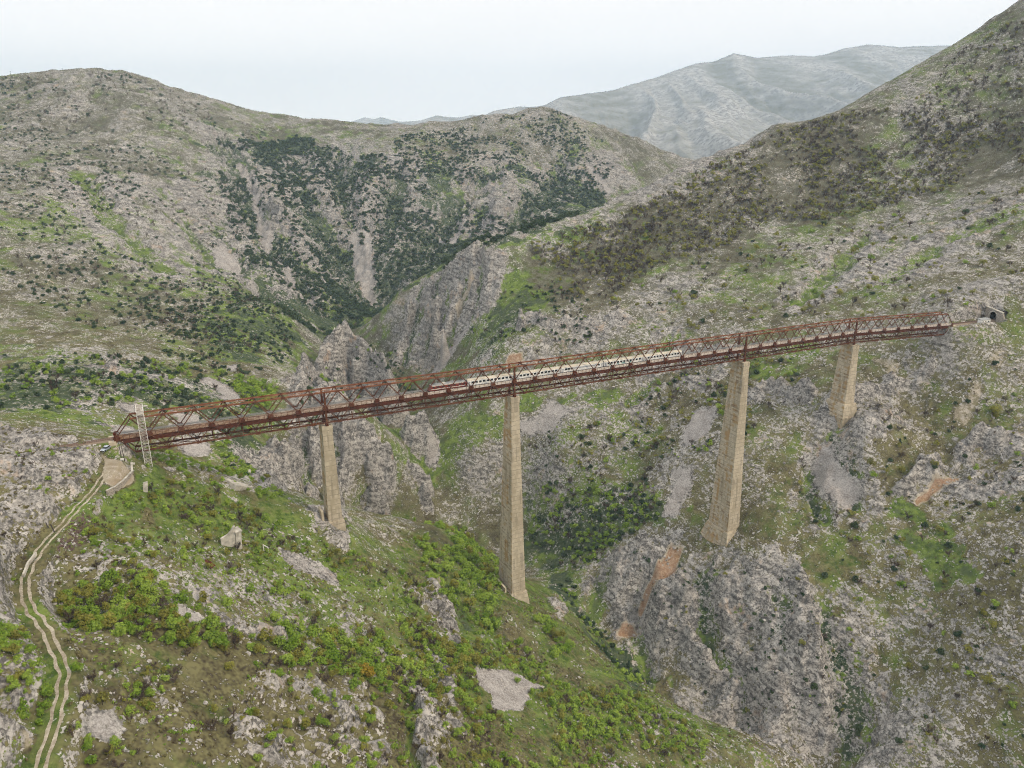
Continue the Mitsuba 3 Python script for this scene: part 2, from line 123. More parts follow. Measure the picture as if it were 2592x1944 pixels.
# what covers the ground, as outlines in plan: kind, strength, softness of the edge
COVER = [
    ('scree', 1, 1.5, [(-218.6, 495.4), (-212, 500.3), (-186.4, 486.9), (-189.5, 474.3), (-194.1, 469.7), (-204.5, 490.6), (-212.9, 482.9)]),
    ('scree', 1, 2, [(-224.8, 395), (-214.3, 400.6), (-208.4, 392.1), (-212.9, 387.5)]),
    ('scree', 1, 2, [(-213.2, 365.2), (-207.4, 375.2), (-200.6, 367.3), (-200.5, 352)]),
    ('scree', 1, 2, [(-196.9, 406.9), (-186.9, 414.4), (-179.1, 398.6), (-185.3, 392.8)]),
    ('scree', 1, 2, [(-187.7, 382.6), (-176.4, 393.6), (-169.8, 387.8), (-172.8, 375.4), (-178.6, 371.3)]),
    ('scree', 1, 1.5, [(-214.2, 536.6), (-212.2, 548.7), (-208.1, 546.3), (-206, 527.7), (-209.1, 525.3)]),
    ('scree', 1, 3, [(-477.6, 1343.7), (-458.3, 1331.5), (-428.9, 1281.6), (-404, 1226.7), (-377.8, 1155.7), (-358.4, 1136.1), (-347.8, 1081.7), (-357.4, 1072.6), (-394.1, 1175.4), (-427, 1255.9), (-453.6, 1299.3)]),
    ('scree', 1, 3, [(-380, 952.1), (-381, 993.9), (-351, 954.2), (-331.2, 909), (-347, 904.3), (-365.4, 920.8)]),
    ('scree', 1, 3, [(-326.7, 1050.4), (-304.3, 1026.6), (-276.1, 949), (-260.4, 961.3), (-257, 932), (-276.8, 936.5), (-293.6, 952.3)]),
    ('scree', 1, 2.5, [(-315.8, 887.7), (-298.6, 868.5), (-280.5, 865.4), (-284.6, 842.2), (-301.4, 850.3)]),
    ('scree', 1, 3, [(-264.7, 1213.5), (-248.3, 1210.9), (-240.4, 1185.5), (-223.3, 1181.4), (-211.2, 1146.5), (-207.5, 1109.4), (-193.7, 1070), (-202.3, 1073.9), (-224.2, 1108.2), (-239.5, 1132.4), (-249.3, 1177)]),
    ('scree', 1, 2.5, [(-239.5, 1210.5), (-227.2, 1206.9), (-221.3, 1179.7), (-233.2, 1184.3)]),
    ('scree', 1, 2.5, [(-196.5, 1161.2), (-186.7, 1182.3), (-181.4, 1179.6), (-189.6, 1159.5)]),
    ('scree', 1, 2.5, [(-127.2, 1249.9), (-111.8, 1235.4), (-116.9, 1226.1)]),
    ('scree', 1, 2.5, [(-105, 1230.6), (-86.1, 1270.9), (-86.4, 1242.1), (-95.6, 1214.9)]),
    ('scree', 1, 3, [(136, 1559.7), (153.7, 1562.5), (175.1, 1539.9), (194.9, 1501.1), (187, 1491.3), (165.7, 1531.1)]),
    ('scree', 1, 1.5, [(30.5, 571.7), (33.6, 562.7), (42.3, 555.6), (59.3, 550.1), (38.4, 545.5), (31.3, 538.4), (19.6, 543.9), (7.9, 550.8), (6.6, 556.3), (16.4, 555.1), (25.7, 562.2)]),
    ('scree', 0.9, 1.5, [(-66.6, 555.5), (-61.9, 569), (-59.4, 558.4), (-61.6, 546.9), (-66.1, 545.8), (-68, 552.1)]),
    ('scree', 1, 1.5, [(135, 514.5), (149.3, 509.8), (144, 496.4), (135, 484.8), (124.5, 483.6), (120.2, 491.5)]),
    ('scree', 1, 1.5, [(111.1, 473.1), (119.4, 461.4), (113.4, 447.5), (105.9, 441.7)]),
    ('scree', 1, 1.5, [(115.8, 473), (122.3, 465), (122.6, 456.3), (116.7, 448.9), (110.1, 439.3), (101.8, 441.5), (103.6, 447.9), (112.7, 462.8)]),
    ('scree', 1, 1.5, [(202.7, 446.8), (206.3, 441), (203.9, 425.1), (208.2, 424.7), (210.9, 411.9), (208.7, 404.4), (200.1, 401), (195, 407.9), (192, 430.4), (194.2, 441.1)]),
    ('scree', 0.9, 2, [(-36.8, 715.1), (-43.6, 707.9), (-56.9, 703.7), (-63.7, 693), (-81.2, 701.8), (-72.3, 715.5), (-62.4, 719.7), (-51.9, 721.9)]),
    ('scree', 1, 0.8, [(-17.6, 251.5), (-10.2, 255), (-1.9, 266.3), (6.7, 266.6), (12.9, 266), (7.1, 253.2), (4.3, 236.4), (-6.6, 228.2), (-7.3, 237.4), (-12.4, 239.2)]),
    ('scree', 1, 0.8, [(-106.1, 189.6), (-103, 192.8), (-97.4, 193.4), (-92.9, 192.3), (-93.2, 187.2), (-99.2, 188.2), (-104.2, 187.9)]),
    ('scree', 1, 0.8, [(-101, 202.5), (-98.9, 207.7), (-95.6, 202.5), (-97.8, 197.8)]),
    ('scree', 0.9, 0.8, [(-95, 155.7), (-92.6, 156.1), (-85.3, 150.1), (-85.4, 148.1), (-90.2, 152.3)]),
    ('scree', 0.8, 1, [(-94.4, 134.6), (-92.6, 140.3), (-89.6, 136.7), (-88.2, 130.3), (-91.9, 131)]),
    ('scree', 0.7, 1, [(-96.3, 263.6), (-87.2, 268.9), (-71.1, 266.4), (-70.8, 258.3), (-86, 253.4)]),
    ('scree', 0.6, 1, [(-36.7, 244.6), (-31, 248.3), (-24.2, 241.3), (-26.9, 238.6)]),
    ('scree', 0.8, 0.8, [(-140.9, 277), (-139.4, 282.1), (-138.2, 277.4)]),
    ('soil', 1, 1, [(103.1, 423.9), (109.3, 420.9), (103.9, 409.3), (97.6, 403.1), (87.1, 401.8), (81.3, 396.7), (78, 398.7), (83.1, 405), (92.7, 410.8), (98.1, 417.5)]),
    ('soil', 0.8, 1.5, [(65.8, 392), (75.6, 394), (79.8, 388.7), (71.7, 383.6), (65.6, 384.3)]),
    ('tan', 0.75, 1.5, [(253.6, 499.3), (263.7, 495.2), (264.2, 489.4), (256.4, 482.5), (255.4, 489.9)]),
    ('tan', 0.75, 2, [(314.3, 473.3), (326.3, 479.3), (328.1, 475.2), (318.5, 461.5), (312.5, 467.6)]),
    ('tan', 0.8, 1.5, [(280, 493.9), (287.9, 483.5), (284.3, 477.6), (279.3, 484.5)]),
    ('tan', 0.8, 1.5, [(284.7, 450.4), (294.5, 458.7), (305.3, 462.8), (306.6, 459.3), (288.8, 443.3)]),
    ('tan', 0.8, 0.8, [(-134, 242.7), (-130.6, 242.4), (-127.6, 234.2), (-130.2, 233.6)]),
    ('soil', 0.9, 1.5, [(-3.4, 615.4), (9.5, 613.5), (10, 604.6), (-4.7, 605.9)]),
    ('tan', 1.3, 0.7, [(-157.8, 262.8), (-150.5, 261.3), (-144.2, 258.6), (-141.7, 254.3), (-142.4, 243.6), (-143.9, 240), (-153.6, 255)]),
    ('soil', 0.5, 2, [(-43, 762.9), (-32.2, 747.4), (-46.6, 749.6), (-54.2, 736.4), (-58.9, 746.1), (-49.2, 760.8)]),
    ('soil', 0.9, 1, [(236.4, 395.3), (268.5, 410.1), (268.7, 406.1), (237.1, 391.6)]),
    ('soil', 0.8, 0.6, [(-100.7, 122.8), (-100.1, 124.2), (-98.4, 120.7), (-98.7, 116.6)]),
    ('lush', 1, 2, [(9.7, 577.3), (31.9, 575.7), (28, 564.1), (16.5, 560.4), (7.3, 563.9)]),
    ('lush', 0.9, 3, [(31.8, 572.6), (64.9, 568.5), (95.1, 558.4), (81.6, 549), (39.1, 559.8)]),
    ('lush', 1.2, 2.5, [(224.6, 382), (233.7, 375.7), (240.1, 357.2), (242.2, 334.2), (232.8, 340.9), (227.3, 360.3), (220.6, 375.6)]),
    ('lush', 1, 3, [(222.6, 398.5), (242.9, 392), (242.8, 371.3), (228.4, 378)]),
    ('lush', 0.6, 6, [(-31, 798.9), (-13.4, 802.9), (38.3, 805.3), (69.8, 817.4), (86.8, 817.4), (84, 783.9), (22.6, 782.7), (-14, 760.7)]),
    ('lush', 0.6, 5, [(-191, 944.9), (-126.9, 827.7), (-86.5, 802.1), (-84.8, 801.3), (-119.6, 816.5), (-145.6, 823.4)]),
    ('lush', 1, 1.5, [(299.4, 485.2), (321.6, 486.4), (320.8, 481.7), (296.1, 482.6)]),
    ('lush', 1, 2, [(179.3, 540.7), (186.1, 532.3), (184.8, 519.2), (175.3, 526)]),
    ('lush', 0.8, 1, [(-157, 263.2), (-149.1, 244), (-143.3, 237.9), (-138.3, 214.3), (-142.4, 219), (-148.8, 240.8)]),
    ('lush', 0.7, 2, [(-142.7, 241.7), (-142.9, 274.8), (-131.4, 254.7), (-130, 225.5), (-134.7, 210.3)]),
    ('lush', 0.35, 6, [(-38.2, 746.1), (1.6, 754.4), (50.8, 777), (77.3, 709.3), (30, 660.3), (-21.3, 704.2)]),
    ('lush', 0.6, 3, [(-99.1, 515.1), (-48.3, 582.7), (-1.9, 561.8), (-8.2, 548), (-61.5, 536.4), (-87, 506.3)]),
    ('lush', 0.9, 2, [(-101.2, 621.7), (-75.2, 559.2), (-91, 556.2), (-99.4, 517.3)]),
    ('lush', 0.3, 8, [(91.2, 772.6), (171.1, 815), (215, 823.8), (155.2, 724.2), (97.7, 690.4)]),
    ('lush', 0.4, 5, [(210.4, 544.1), (226.1, 539.8), (214.1, 512.3), (197.5, 510.8)]),
    ('dry', 0.6, 2, [(-122.6, 164.1), (-88.2, 202.8), (-55.6, 221.1), (0.6, 219.3), (47.7, 231.4), (-91, 117.2), (-98.8, 136)]),
    ('dry', 0.7, 2, [(184.6, 352.2), (194.8, 339), (197.1, 317.9), (188.8, 310.4), (184.6, 332.6)]),
    ('rock', 0.9, 3, [(-183.1, 616.4), (-154.9, 670.4), (-123.9, 650.8), (-102.7, 689), (-143.7, 645.3), (-139.6, 495.9), (-159, 509.6)]),
    ('rock', 0.8, 3, [(-150.8, 396.2), (-153.2, 440.8), (-143.7, 488.9), (-115.5, 514), (-99.1, 515.1), (-113, 491.7), (-134.6, 428.6), (-120, 317.1)]),
    ('rock', 0.9, 4, [(-29.2, 772.5), (5.6, 765.7), (-17.5, 706.6), (-40.7, 703.7), (-72.7, 705.6), (-108.2, 733.8), (-119, 789.3), (-83.9, 801.3)]),
    ('rock', 0.7, 4, [(49.3, 439.8), (89.5, 434.1), (102.1, 417.5), (134.2, 401), (165.1, 380.5), (184.7, 346.1), (167.9, 324.7), (169.1, 276.1), (131, 263.4), (101.3, 275.5), (90.5, 344.7), (63.9, 382.6)]),
    ('rock', 0.5, 2, [(-242.3, 305.3), (-188.4, 282.9), (-160.2, 261.2), (-150.3, 248.7), (-142.4, 219), (-142.3, 194.9), (-137, 160.9)]),
    ('rock', 0.6, 3, [(208.7, 474.3), (270.1, 485.5), (283, 464.3), (230.7, 425.9), (200.4, 429.5)]),
    ('rock', 0.8, 2, [(248, 411.8), (323, 439.2), (340.9, 427.9), (307.9, 376.5), (240, 393.4), (233.4, 399.4)]),
    ('rock', 0.9, 6, [(-370, 1179), (-352.5, 1228.1), (-304.6, 1173.8), (-263.1, 1035.2), (-305.4, 1078)]),
    ('rock', 0.8, 8, [(-103.8, 1389.2), (-11.8, 1447), (2.8, 1332.4), (-37.3, 828.2), (-78.1, 1295.7)]),
    ('rock', 0.7, 8, [(-516.9, 1171.7), (-410.8, 1177.2), (-321.8, 1023.3), (-360.7, 930.3), (-464.1, 1003.4)]),
    ('rock', 0.8, 2, [(-275.6, 482.1), (-274.6, 495.7), (-237.1, 436.8), (-248.9, 438.3)]),
    ('rock', 0.8, 1.5, [(-40.6, 305.5), (-32.4, 307), (-24.5, 288.9), (-24.8, 269.2), (-36, 279.9), (-43.9, 289)]),
    ('rock', 0.7, 1, [(-26.7, 236.3), (-22.8, 233.8), (-23, 210.9), (-19.7, 188.6), (-24.5, 175.7), (-35.7, 196.9), (-31.6, 204.1)]),
    ('rock', 0.6, 1.5, [(-70.6, 184.3), (-51.6, 201.6), (-37.1, 190.3), (-35.5, 165.8), (-68.4, 137.3), (-75.6, 156.4)]),
    ('rock', 0.6, 1.5, [(-113.1, 131), (-107.8, 138.9), (-104.3, 135), (-96, 116.5), (-99.8, 109.4)]),
    ('rock', 0.7, 1.5, [(-95.4, 306.1), (-88.8, 344), (-71.9, 302.3), (-72.3, 287), (-85.2, 286)]),
    ('rock', 0.8, 1, [(26.5, 412.3), (36.7, 412.5), (29.9, 356.9), (22.6, 347.5)]),
    ('rock', 0.6, 3, [(1.4, 620.4), (49.9, 636.7), (93.8, 658.8), (104.4, 632.1), (51.6, 606.6), (14.6, 600.5)]),
    ('rock', 0.6, 2, [(177, 505.5), (199.4, 500), (201.7, 467.9), (180.8, 482.6)]),
    ('rock', 0.6, 2, [(-13.7, 493.9), (1.2, 501.3), (-1.8, 482.7)]),
    ('rock', 0.6, 4, [(113.8, 581.4), (169.6, 580.5), (183.2, 550.2), (150.1, 532.7), (113.3, 556.7)]),
    ('rock', 0.4, 10, [(230.6, 1597), (286.5, 943.5), (176.9, 851.2), (120.8, 854), (153.8, 1465.8)]),
    ('veg', 0.55, 15, [(-521.2, 1374.7), (-422.2, 1540.8), (-211, 1406.4), (3, 1473.2), (194.2, 1562.2), (81.1, 851.1), (14.4, 811.6), (-27.9, 807.6), (-86.3, 828.3), (-190.7, 961.9), (-228, 731), (-320.4, 892.1), (-459.3, 1192.8)]),
    ('veg', 0.35, 5, [(-282.2, 713.1), (-255.5, 883.3), (-200.8, 632.4), (-199.4, 514.1), (-239, 544.8)]),
    ('veg', -0.1, 8, [(232.4, 730.4), (355.8, 757.4), (483.8, 732.9), (351.8, 503), (249.5, 617.5)]),
    ('veg', -0.1, 6, [(101.6, 723.5), (199, 749.7), (220, 575.1), (132.9, 601.2), (67.1, 678)]),
    ('veg', -0.15, 3, [(188.3, 357.2), (249.2, 311.5), (221.8, 252.7), (175.9, 272.1)]),
    ('veg', -0.2, 3, [(17, 555.8), (108.7, 546), (100.6, 489.7), (54.1, 506.8)]),
    ('veg', 0.3, 2, [(-64.1, 363.5), (-44, 504.7), (1.1, 464.1), (41.9, 361.4), (90, 342.3), (30.5, 220.7), (0.5, 197.4), (-16.2, 264.6), (-46.7, 310.3)]),
    ('veg', 0.25, 2, [(-147.7, 255.6), (-110, 314.1), (-92.8, 290), (-116, 250.4), (-134.1, 233.9)]),
    ('maquis', 0.95, 25, [(-521.2, 1374.7), (-422.2, 1540.8), (-211, 1406.4), (3, 1473.2), (194.2, 1562.2), (81.1, 851.1), (14.4, 811.6), (-27.9, 807.6), (-86.3, 828.3), (-190.7, 961.9), (-228, 731), (-320.4, 892.1), (-459.3, 1192.8)]),
    ('lush', 0.1, 4, [(-147.7, 255.6), (-103.7, 328.4), (-58.6, 502.5), (45.3, 393.5), (125.5, 264), (123.8, 259.5), (-91, 117.2), (-99.3, 138.5), (-122.6, 164.1)]),
    ('lush', 0.25, 6, [(10.8, 557.6), (109.2, 549.7), (100.7, 440.7), (41.2, 437.3), (10.3, 505.1)]),
    ('maquis', 0.7, 12, [(-270.8, 723.6), (-250.3, 864), (-197.8, 645.5), (-196.4, 539.2), (-243.9, 605.6)]),
    ('maquis', 0.7, 10, [(-336.4, 470.9), (-269.1, 465), (-207.8, 506.6), (-181.3, 491.5), (-169.2, 452.8), (-171, 405.7), (-217.6, 399.9), (-232.8, 376.1), (-257.5, 351.8)]),
    ('maquis', 0.85, 4, [(26, 451.8), (40.3, 425.3), (57.6, 390.8), (82.9, 352.2), (57.6, 291.7), (43.1, 373.4), (26.5, 412.3)]),
    ('maquis', 0.6, 8, [(13.4, 512.3), (53.4, 494.6), (95.5, 474.2), (96, 443.2), (54.8, 442.9), (28.5, 448.5), (10.3, 505.1)]),
    ('maquis', 0.6, 8, [(-44.4, 700.1), (1.5, 715), (31, 686.3), (15.1, 628.8), (-12.3, 621.7)]),
    ('maquis', 0.35, 25, [(-521.4, 774.3), (-530.6, 859.5), (-456, 908.3), (-347.5, 947.9), (-277.7, 866.4), (-294, 745.3), (-413.3, 787.9)]),
    ('dry', 0.8, 12, [(-14.5, 763.2), (45.8, 793.8), (125, 832.6), (231.7, 894.8), (292.6, 923.7), (360.9, 948.1), (414, 919.9), (335.3, 807.9), (269.6, 793.4), (220.6, 758.4), (158.2, 741), (97.7, 690.4), (64.8, 650.1), (20.1, 692.5), (1.6, 739.6)]),
    ('rock', 0.75, 10, [(-428.3, 1420.2), (-383.7, 1474.5), (-267.7, 1320.7), (-196.2, 1284.4), (-207.7, 1181.5), (-277.1, 1222.9), (-356.2, 1296.2)]),
    ('rock', 0.8, 8, [(-439.2, 1316.6), (-416.3, 1373.5), (-366.9, 1238.3), (-377, 1205.3), (-407.2, 1229.3)]),
    ('rock', 0.9, 6, [(165.1, 1604.9), (226, 1629.9), (242.9, 1563.4), (185.3, 1476.5), (141.3, 1499.7)]),
    ('rock', 0.85, 2, [(-147.4, 204.4), (-147.4, 213.4), (-141.2, 207.5), (-140.7, 198.2)]),
]

# ------------------------------------------------------------------ helpers
def add(key, mesh, bsdf, smooth=False, **kw):
    """One entry of scene; a taken key gets the next number."""
    k, i = key, 0
    while k in scene:
        i += 1
        k = f'{key}_{i:03d}'
    scene[k] = mikit.ply(mesh, bsdf, smooth, **kw) if not isinstance(mesh, dict) else {**mesh}
    return k


def tag(key, label=None, category=None, group=None, kind=None):
    d = {'label': label, 'category': category, 'group': group, 'kind': kind}
    labels[key] = {a: b for a, b in d.items() if b}


def P2(x, y, s=0.0):
    x, y = np.asarray(x, float), np.asarray(y, float)
    return np.stack([x, y, np.broadcast_to(s, x.shape)], -1)


def ridged(p, seed):
    return 1 - np.abs(2 * meshkit.noise(p, seed) - 1)


def sdist(poly, x, y):
    """Signed distance (positive inside) from points to a polygon, in plan."""
    q = np.asarray(poly)
    inside, best = np.zeros(x.shape, bool), np.full(x.shape, 1e18)
    for (ax, ay), (bx, by) in zip(q, np.roll(q, -1, 0)):
        ex, ey = bx - ax, by - ay
        t = np.clip(((x - ax) * ex + (y - ay) * ey) / (ex * ex + ey * ey + 1e-9), 0, 1)
        best = np.minimum(best, (x - ax - t * ex) ** 2 + (y - ay - t * ey) ** 2)
        hit = ((ay > y) != (by > y)) & (x < (bx - ax) * (y - ay) / (by - ay + 1e-12) + ax)
        inside ^= hit
    return np.sqrt(best) * np.where(inside, 1, -1)


def along(line, x, y, way=False):
    """Distance in plan to a polyline, and the height of its nearest point (with its way along the line if asked for)."""
    best, zz, arc, run = np.full(x.shape, 1e9), np.zeros(x.shape), np.zeros(x.shape), 0.0
    for a, b in zip(line[:-1], line[1:]):
        e = np.array(b) - np.array(a)
        t = np.clip(((x - a[0]) * e[0] + (y - a[1]) * e[1]) / (e[0] ** 2 + e[1] ** 2), 0, 1)
        d = np.hypot(x - a[0] - t * e[0], y - a[1] - t * e[1])
        zz = np.where(d < best, a[2] + t * e[2], zz)
        arc = np.where(d < best, run + t * np.hypot(e[0], e[1]), arc)
        run += np.hypot(e[0], e[1])
        best = np.minimum(best, d)
    return (best, zz, arc) if way else (best, zz)


# ------------------------------------------------------------------ the ground: one sheet on a grid that widens with distance
APEX = 400.0
A = np.linspace(-0.80, 0.80, 920)
B = np.linspace(math.log(405), math.log(2150), 940)
GA, GB = np.meshgrid(A, B)
GY = np.exp(GB) - APEX
GX = GA * (GY + APEX)
q = np.array(GROUND_POINTS)
rbf = RBFInterpolator(np.c_[q[:, 0] / (q[:, 1] + APEX), np.log(q[:, 1] + APEX)], q[:, 2], kernel='thin_plate_spline', smoothing=2e-5, degree=1)
ca, cb = np.linspace(-0.85, 0.85, 300), np.linspace(math.log(398), math.log(2180), 300)
coarse = rbf(np.stack(np.meshgrid(ca, cb), -1).reshape(-1, 2)).reshape(300, 300)


def base(x, y):
    a, b = x / (y + APEX), np.log(np.maximum(y + APEX, 1))
    return map_coordinates(coarse, [(b - cb[0]) / (cb[1] - cb[0]), (a - ca[0]) / (ca[1] - ca[0])], order=1, mode='nearest')


Z0 = base(GX, GY)
FAR = np.clip((GY - 500) / 900, 0, 1)
# what covers the ground: veg (herbs and grass against bare limestone), lush (green against dry), scree, soil, rock
veg = 0.66 + 0.7 * (meshkit.fbm(P2(GX / 45, GY / 45), 3, 3) - 0.5) + 0.5 * (meshkit.fbm(P2(GX / 12, GY / 12), 2, 8) - 0.5)
lush = 0.35 + 0.7 * (meshkit.fbm(P2(GX / 60, GY / 60), 3, 21) - 0.5)
scree, soil, rock, tan, maquis = (np.zeros_like(GX) for _ in range(5))
wob = meshkit.fbm(P2(GX / 7, GY / 7), 3, 31) - 0.5
wide = meshkit.fbm(P2(GX / 24, GY / 24), 3, 33) - 0.5
for kind, strength, soft, poly in COVER:
    q = np.asarray(poly)
    m = (GX > q[:, 0].min() - 4 * soft) & (GX < q[:, 0].max() + 4 * soft) & (GY > q[:, 1].min() - 4 * soft) & (GY < q[:, 1].max() + 4 * soft)
    if not m.any():
        continue
    ragged = (2.2 * wob[m] + 0.7 * wide[m]) if kind in ('scree', 'soil', 'tan') else (2.6 * wob[m] + 4.0 * wide[m])
    w = np.clip(0.5 + sdist(poly, GX[m], GY[m]) / (2 * soft) + ragged, 0, 1) * strength
    if kind == 'veg':
        veg[m] += w
    elif kind == 'lush':
        lush[m] += w
        veg[m] += 0.5 * w
    elif kind == 'maquis':
        maquis[m] = np.maximum(maquis[m], w)
    elif kind == 'dry':
        lush[m] -= 0.5 * w
        veg[m] += 0.25 * w
    else:
        t = {'scree': scree, 'soil': soil, 'rock': rock, 'tan': tan}[kind]
        t[m] = np.maximum(t[m], w)
smoothness = np.maximum(np.maximum(scree, soil), tan)
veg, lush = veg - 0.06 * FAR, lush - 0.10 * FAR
# relief: broad swells, gullies on the far slopes, ledges and fluted limestone where it is rocky
Z = Z0 + (4 + 16 * FAR) * (meshkit.fbm(P2(GX / 110, GY / 110), 3, 1) - 0.5)
gul = ridged(P2(GX / 70 + 0.3 * wob, GY / 260), 4)
Z += FAR * (1 - 0.7 * np.clip((GY - 1350) / 150, 0, 1)) * 20 * (gul - 0.6)
for line, k in CREST_LINES:
    d, zc, arc = along(line, GX, GY, True)
    m = d < 90
    x, y = GX[m], GY[m]
    top = zc[m] + 13 * (ridged(P2(x / 15, y / 15), 6) ** 1.4 - 0.62) + 7 * (ridged(P2(x / 5.5, y / 5.5), 7) - 0.6) - (k + 1.5 * (ridged(P2(x / 13, y / 13), 12) - 0.5)) * np.maximum(d[m] - 1, 0)
    fin = ridged(P2((arc[m] + 6 * wob[m]) / 17, d[m] / 90), 19) ** 1.3 + 0.45 * ridged(P2((arc[m] + 4 * wob[m]) / 6.5, d[m] / 40), 20)
    top = top - np.minimum(d[m], 22) / 22 * 15 * (1.15 - fin)
    up = top > Z[m]
    rr = rock[m]
    rr[up] = np.maximum(rr[up], 0.9)
    rock[m] = rr
    Z[m] = np.maximum(Z[m], top)
Z += 7.0 * rock * (ridged(P2((GX + 0.5 * GY) / 34, (GY - 0.5 * GX) / 20 + wide), 43) - 0.6)
for width, depth, grown, line in CLEFTS:
    q = np.array(line)
    m = (GX > q[:, 0].min() - 4 * width) & (GX < q[:, 0].max() + 4 * width) & (GY > q[:, 1].min() - 4 * width) & (GY < q[:, 1].max() + 4 * width)
    x, y = GX[m], GY[m]
    d = along([tuple(p) for p in q], x + width * 2.2 * wob[m] + 0.7 * width * wide[m], y + width * 2.2 * (meshkit.fbm(P2(x / 9, y / 9), 2, 35) - 0.5))[0] / width
    Z[m] -= depth * np.exp(-d * d) * (0.75 + wide[m])
    if depth < 0:
        maquis[m] *= np.clip(d - 0.6, 0, 1)
    maquis[m] = np.maximum(maquis[m], grown * np.clip(1.5 - 1.3 * d, 0, 1))
    rr = rock[m]
    if depth < 0:
        rock[m] = np.maximum(rr, 0.95 * np.clip(1.6 - d, 0, 1))
        continue
    rock[m] = np.maximum(rr * (1 - 0.7 * np.clip(1.3 - d, 0, 1) * grown), 0.55 * np.clip(1 - np.abs(d - 1.7), 0, 1) * (depth > 5))
rocky = np.clip(rock + 0.25 * (ridged(P2(GX / 30, GY / 30), 40) - 0.4), 0, 1) * (1 - smoothness)
wx, wy = 3 * (meshkit.noise(P2(GX / 8, GY / 8), 51) - 0.5), 3 * (meshkit.noise(P2(GX / 8, GY / 8), 52) - 0.5)
Z += rocky * (7.5 * (ridged(P2((GX + wx) / 19, (GY + wy) / 14), 13) - 0.6) + 4.2 * (ridged(P2((GX + wx) / 6.5, (GY + wy) / 5), 14) ** 1.5 - 0.5) * (1 - 0.3 * FAR) + 1.6 * (ridged(P2(GX / 2.6, GY / 2.2), 15) - 0.6))
Z += (1 - smoothness) * (0.9 * (meshkit.noise(P2(GX / 5, GY / 5), 16) - 0.5) + 0.5 * (ridged(P2(GX / 1.9, GY / 1.9), 17) - 0.5))
Z += FAR * (1 - smoothness) * 6 * (ridged(P2(GX / 24, GY / 24), 18) - 0.55)
# the dirt road, the level places by the bridge ends and the stream bed
ROAD_EDGE, ROAD_Z = along(ROAD_LINE, GX, GY)
w = np.clip(1 - (ROAD_EDGE - 2.6) / 3.0, 0, 1)
w = w * w * (3 - 2 * w)
Z = Z * (1 - w) + ROAD_Z * w
for line, r, f in BENCHES:
    d, zl = along(line, GX, GY)
    w = np.clip(1 - (d - r) / f, 0, 1)
    w = w * w * (3 - 2 * w)
    Z = Z * (1 - w) + zl * w
near_road = np.clip(1 - (ROAD_EDGE - 1.5) / 4, 0, 1)
veg, lush = np.clip(veg - 0.6 * rock, 0, 1), np.clip(lush - 0.3 * rock, 0, 1)
veg, lush = veg + (0.95 - veg) * near_road, lush + (0.55 - lush) * near_road
lush = lush + (2.0 - lush) * maquis * (1 - near_road)
hollow = np.clip((gaussian_filter(Z, 9) - Z) / 2.2, -1, 1.5)
veg = np.clip(veg + 0.40 * hollow * np.clip(rock + 0.25, 0, 1), 0, 1.1)
maquis = np.clip(np.maximum(maquis * (0.95 + 0.9 * wide), rock * np.clip(hollow - 0.45, 0, 1) * 1.3), 0, 1)
maquis *= 1 - np.clip(1.5 * scree, 0, 1)
outcrop = np.clip((ridged(P2(GX / 52 + wob, GY / 40), 60) - 0.55) * 4, 0, 1) * np.clip((meshkit.fbm(P2(GX / 150, GY / 150), 2, 66) - 0.33) * 6, 0, 1)
veg = np.clip(veg + 0.30 * maquis * (1 - rock) - 0.6 * outcrop * maquis - 0.35 * rock * maquis, 0, 1.2)
U = veg * (1 - scree) - scree
V = lush * (1 - soil) - 2 * soil
V = V * (1 - tan) - 0.5 * tan


def ground(x, y):
    """Height of the finished ground."""
    x, y = np.broadcast_arrays(np.asarray(x, float), np.asarray(y, float))
    form, x, y = x.shape, x.ravel(), y.ravel()
    a, b = x / (y + APEX), np.log(np.maximum(y + APEX, 1))
    return map_coordinates(Z, [(b - B[0]) / (B[1] - B[0]), (a - A[0]) / (A[1] - A[0])], order=1, mode='nearest').reshape(form)


def sheet(gx, gy, gz):
    n, m = gx.shape
    i = np.arange(n * m).reshape(n, m)
    f = np.stack([i[:-1, :-1], i[:-1, 1:], i[1:, 1:], i[1:, :-1]], -1).reshape(-1, 4)
    return np.stack([gx, gy, gz], -1).reshape(-1, 3), f

# ------------------------------------------------------------------ materials
def two(d):
    return {'type': 'twosided', 'bsdf': d}


def matt(rgb):
    return two({'type': 'diffuse', 'reflectance': {'type': 'rgb', 'value': list(rgb)}})


ss, mix, noise, fbm = mikit.smoothstep, mikit.mix, mikit.noise, mikit.fbm


def stretch(v, k):
    return dr.clip((v - 0.5) * k + 0.5, 0, 1)


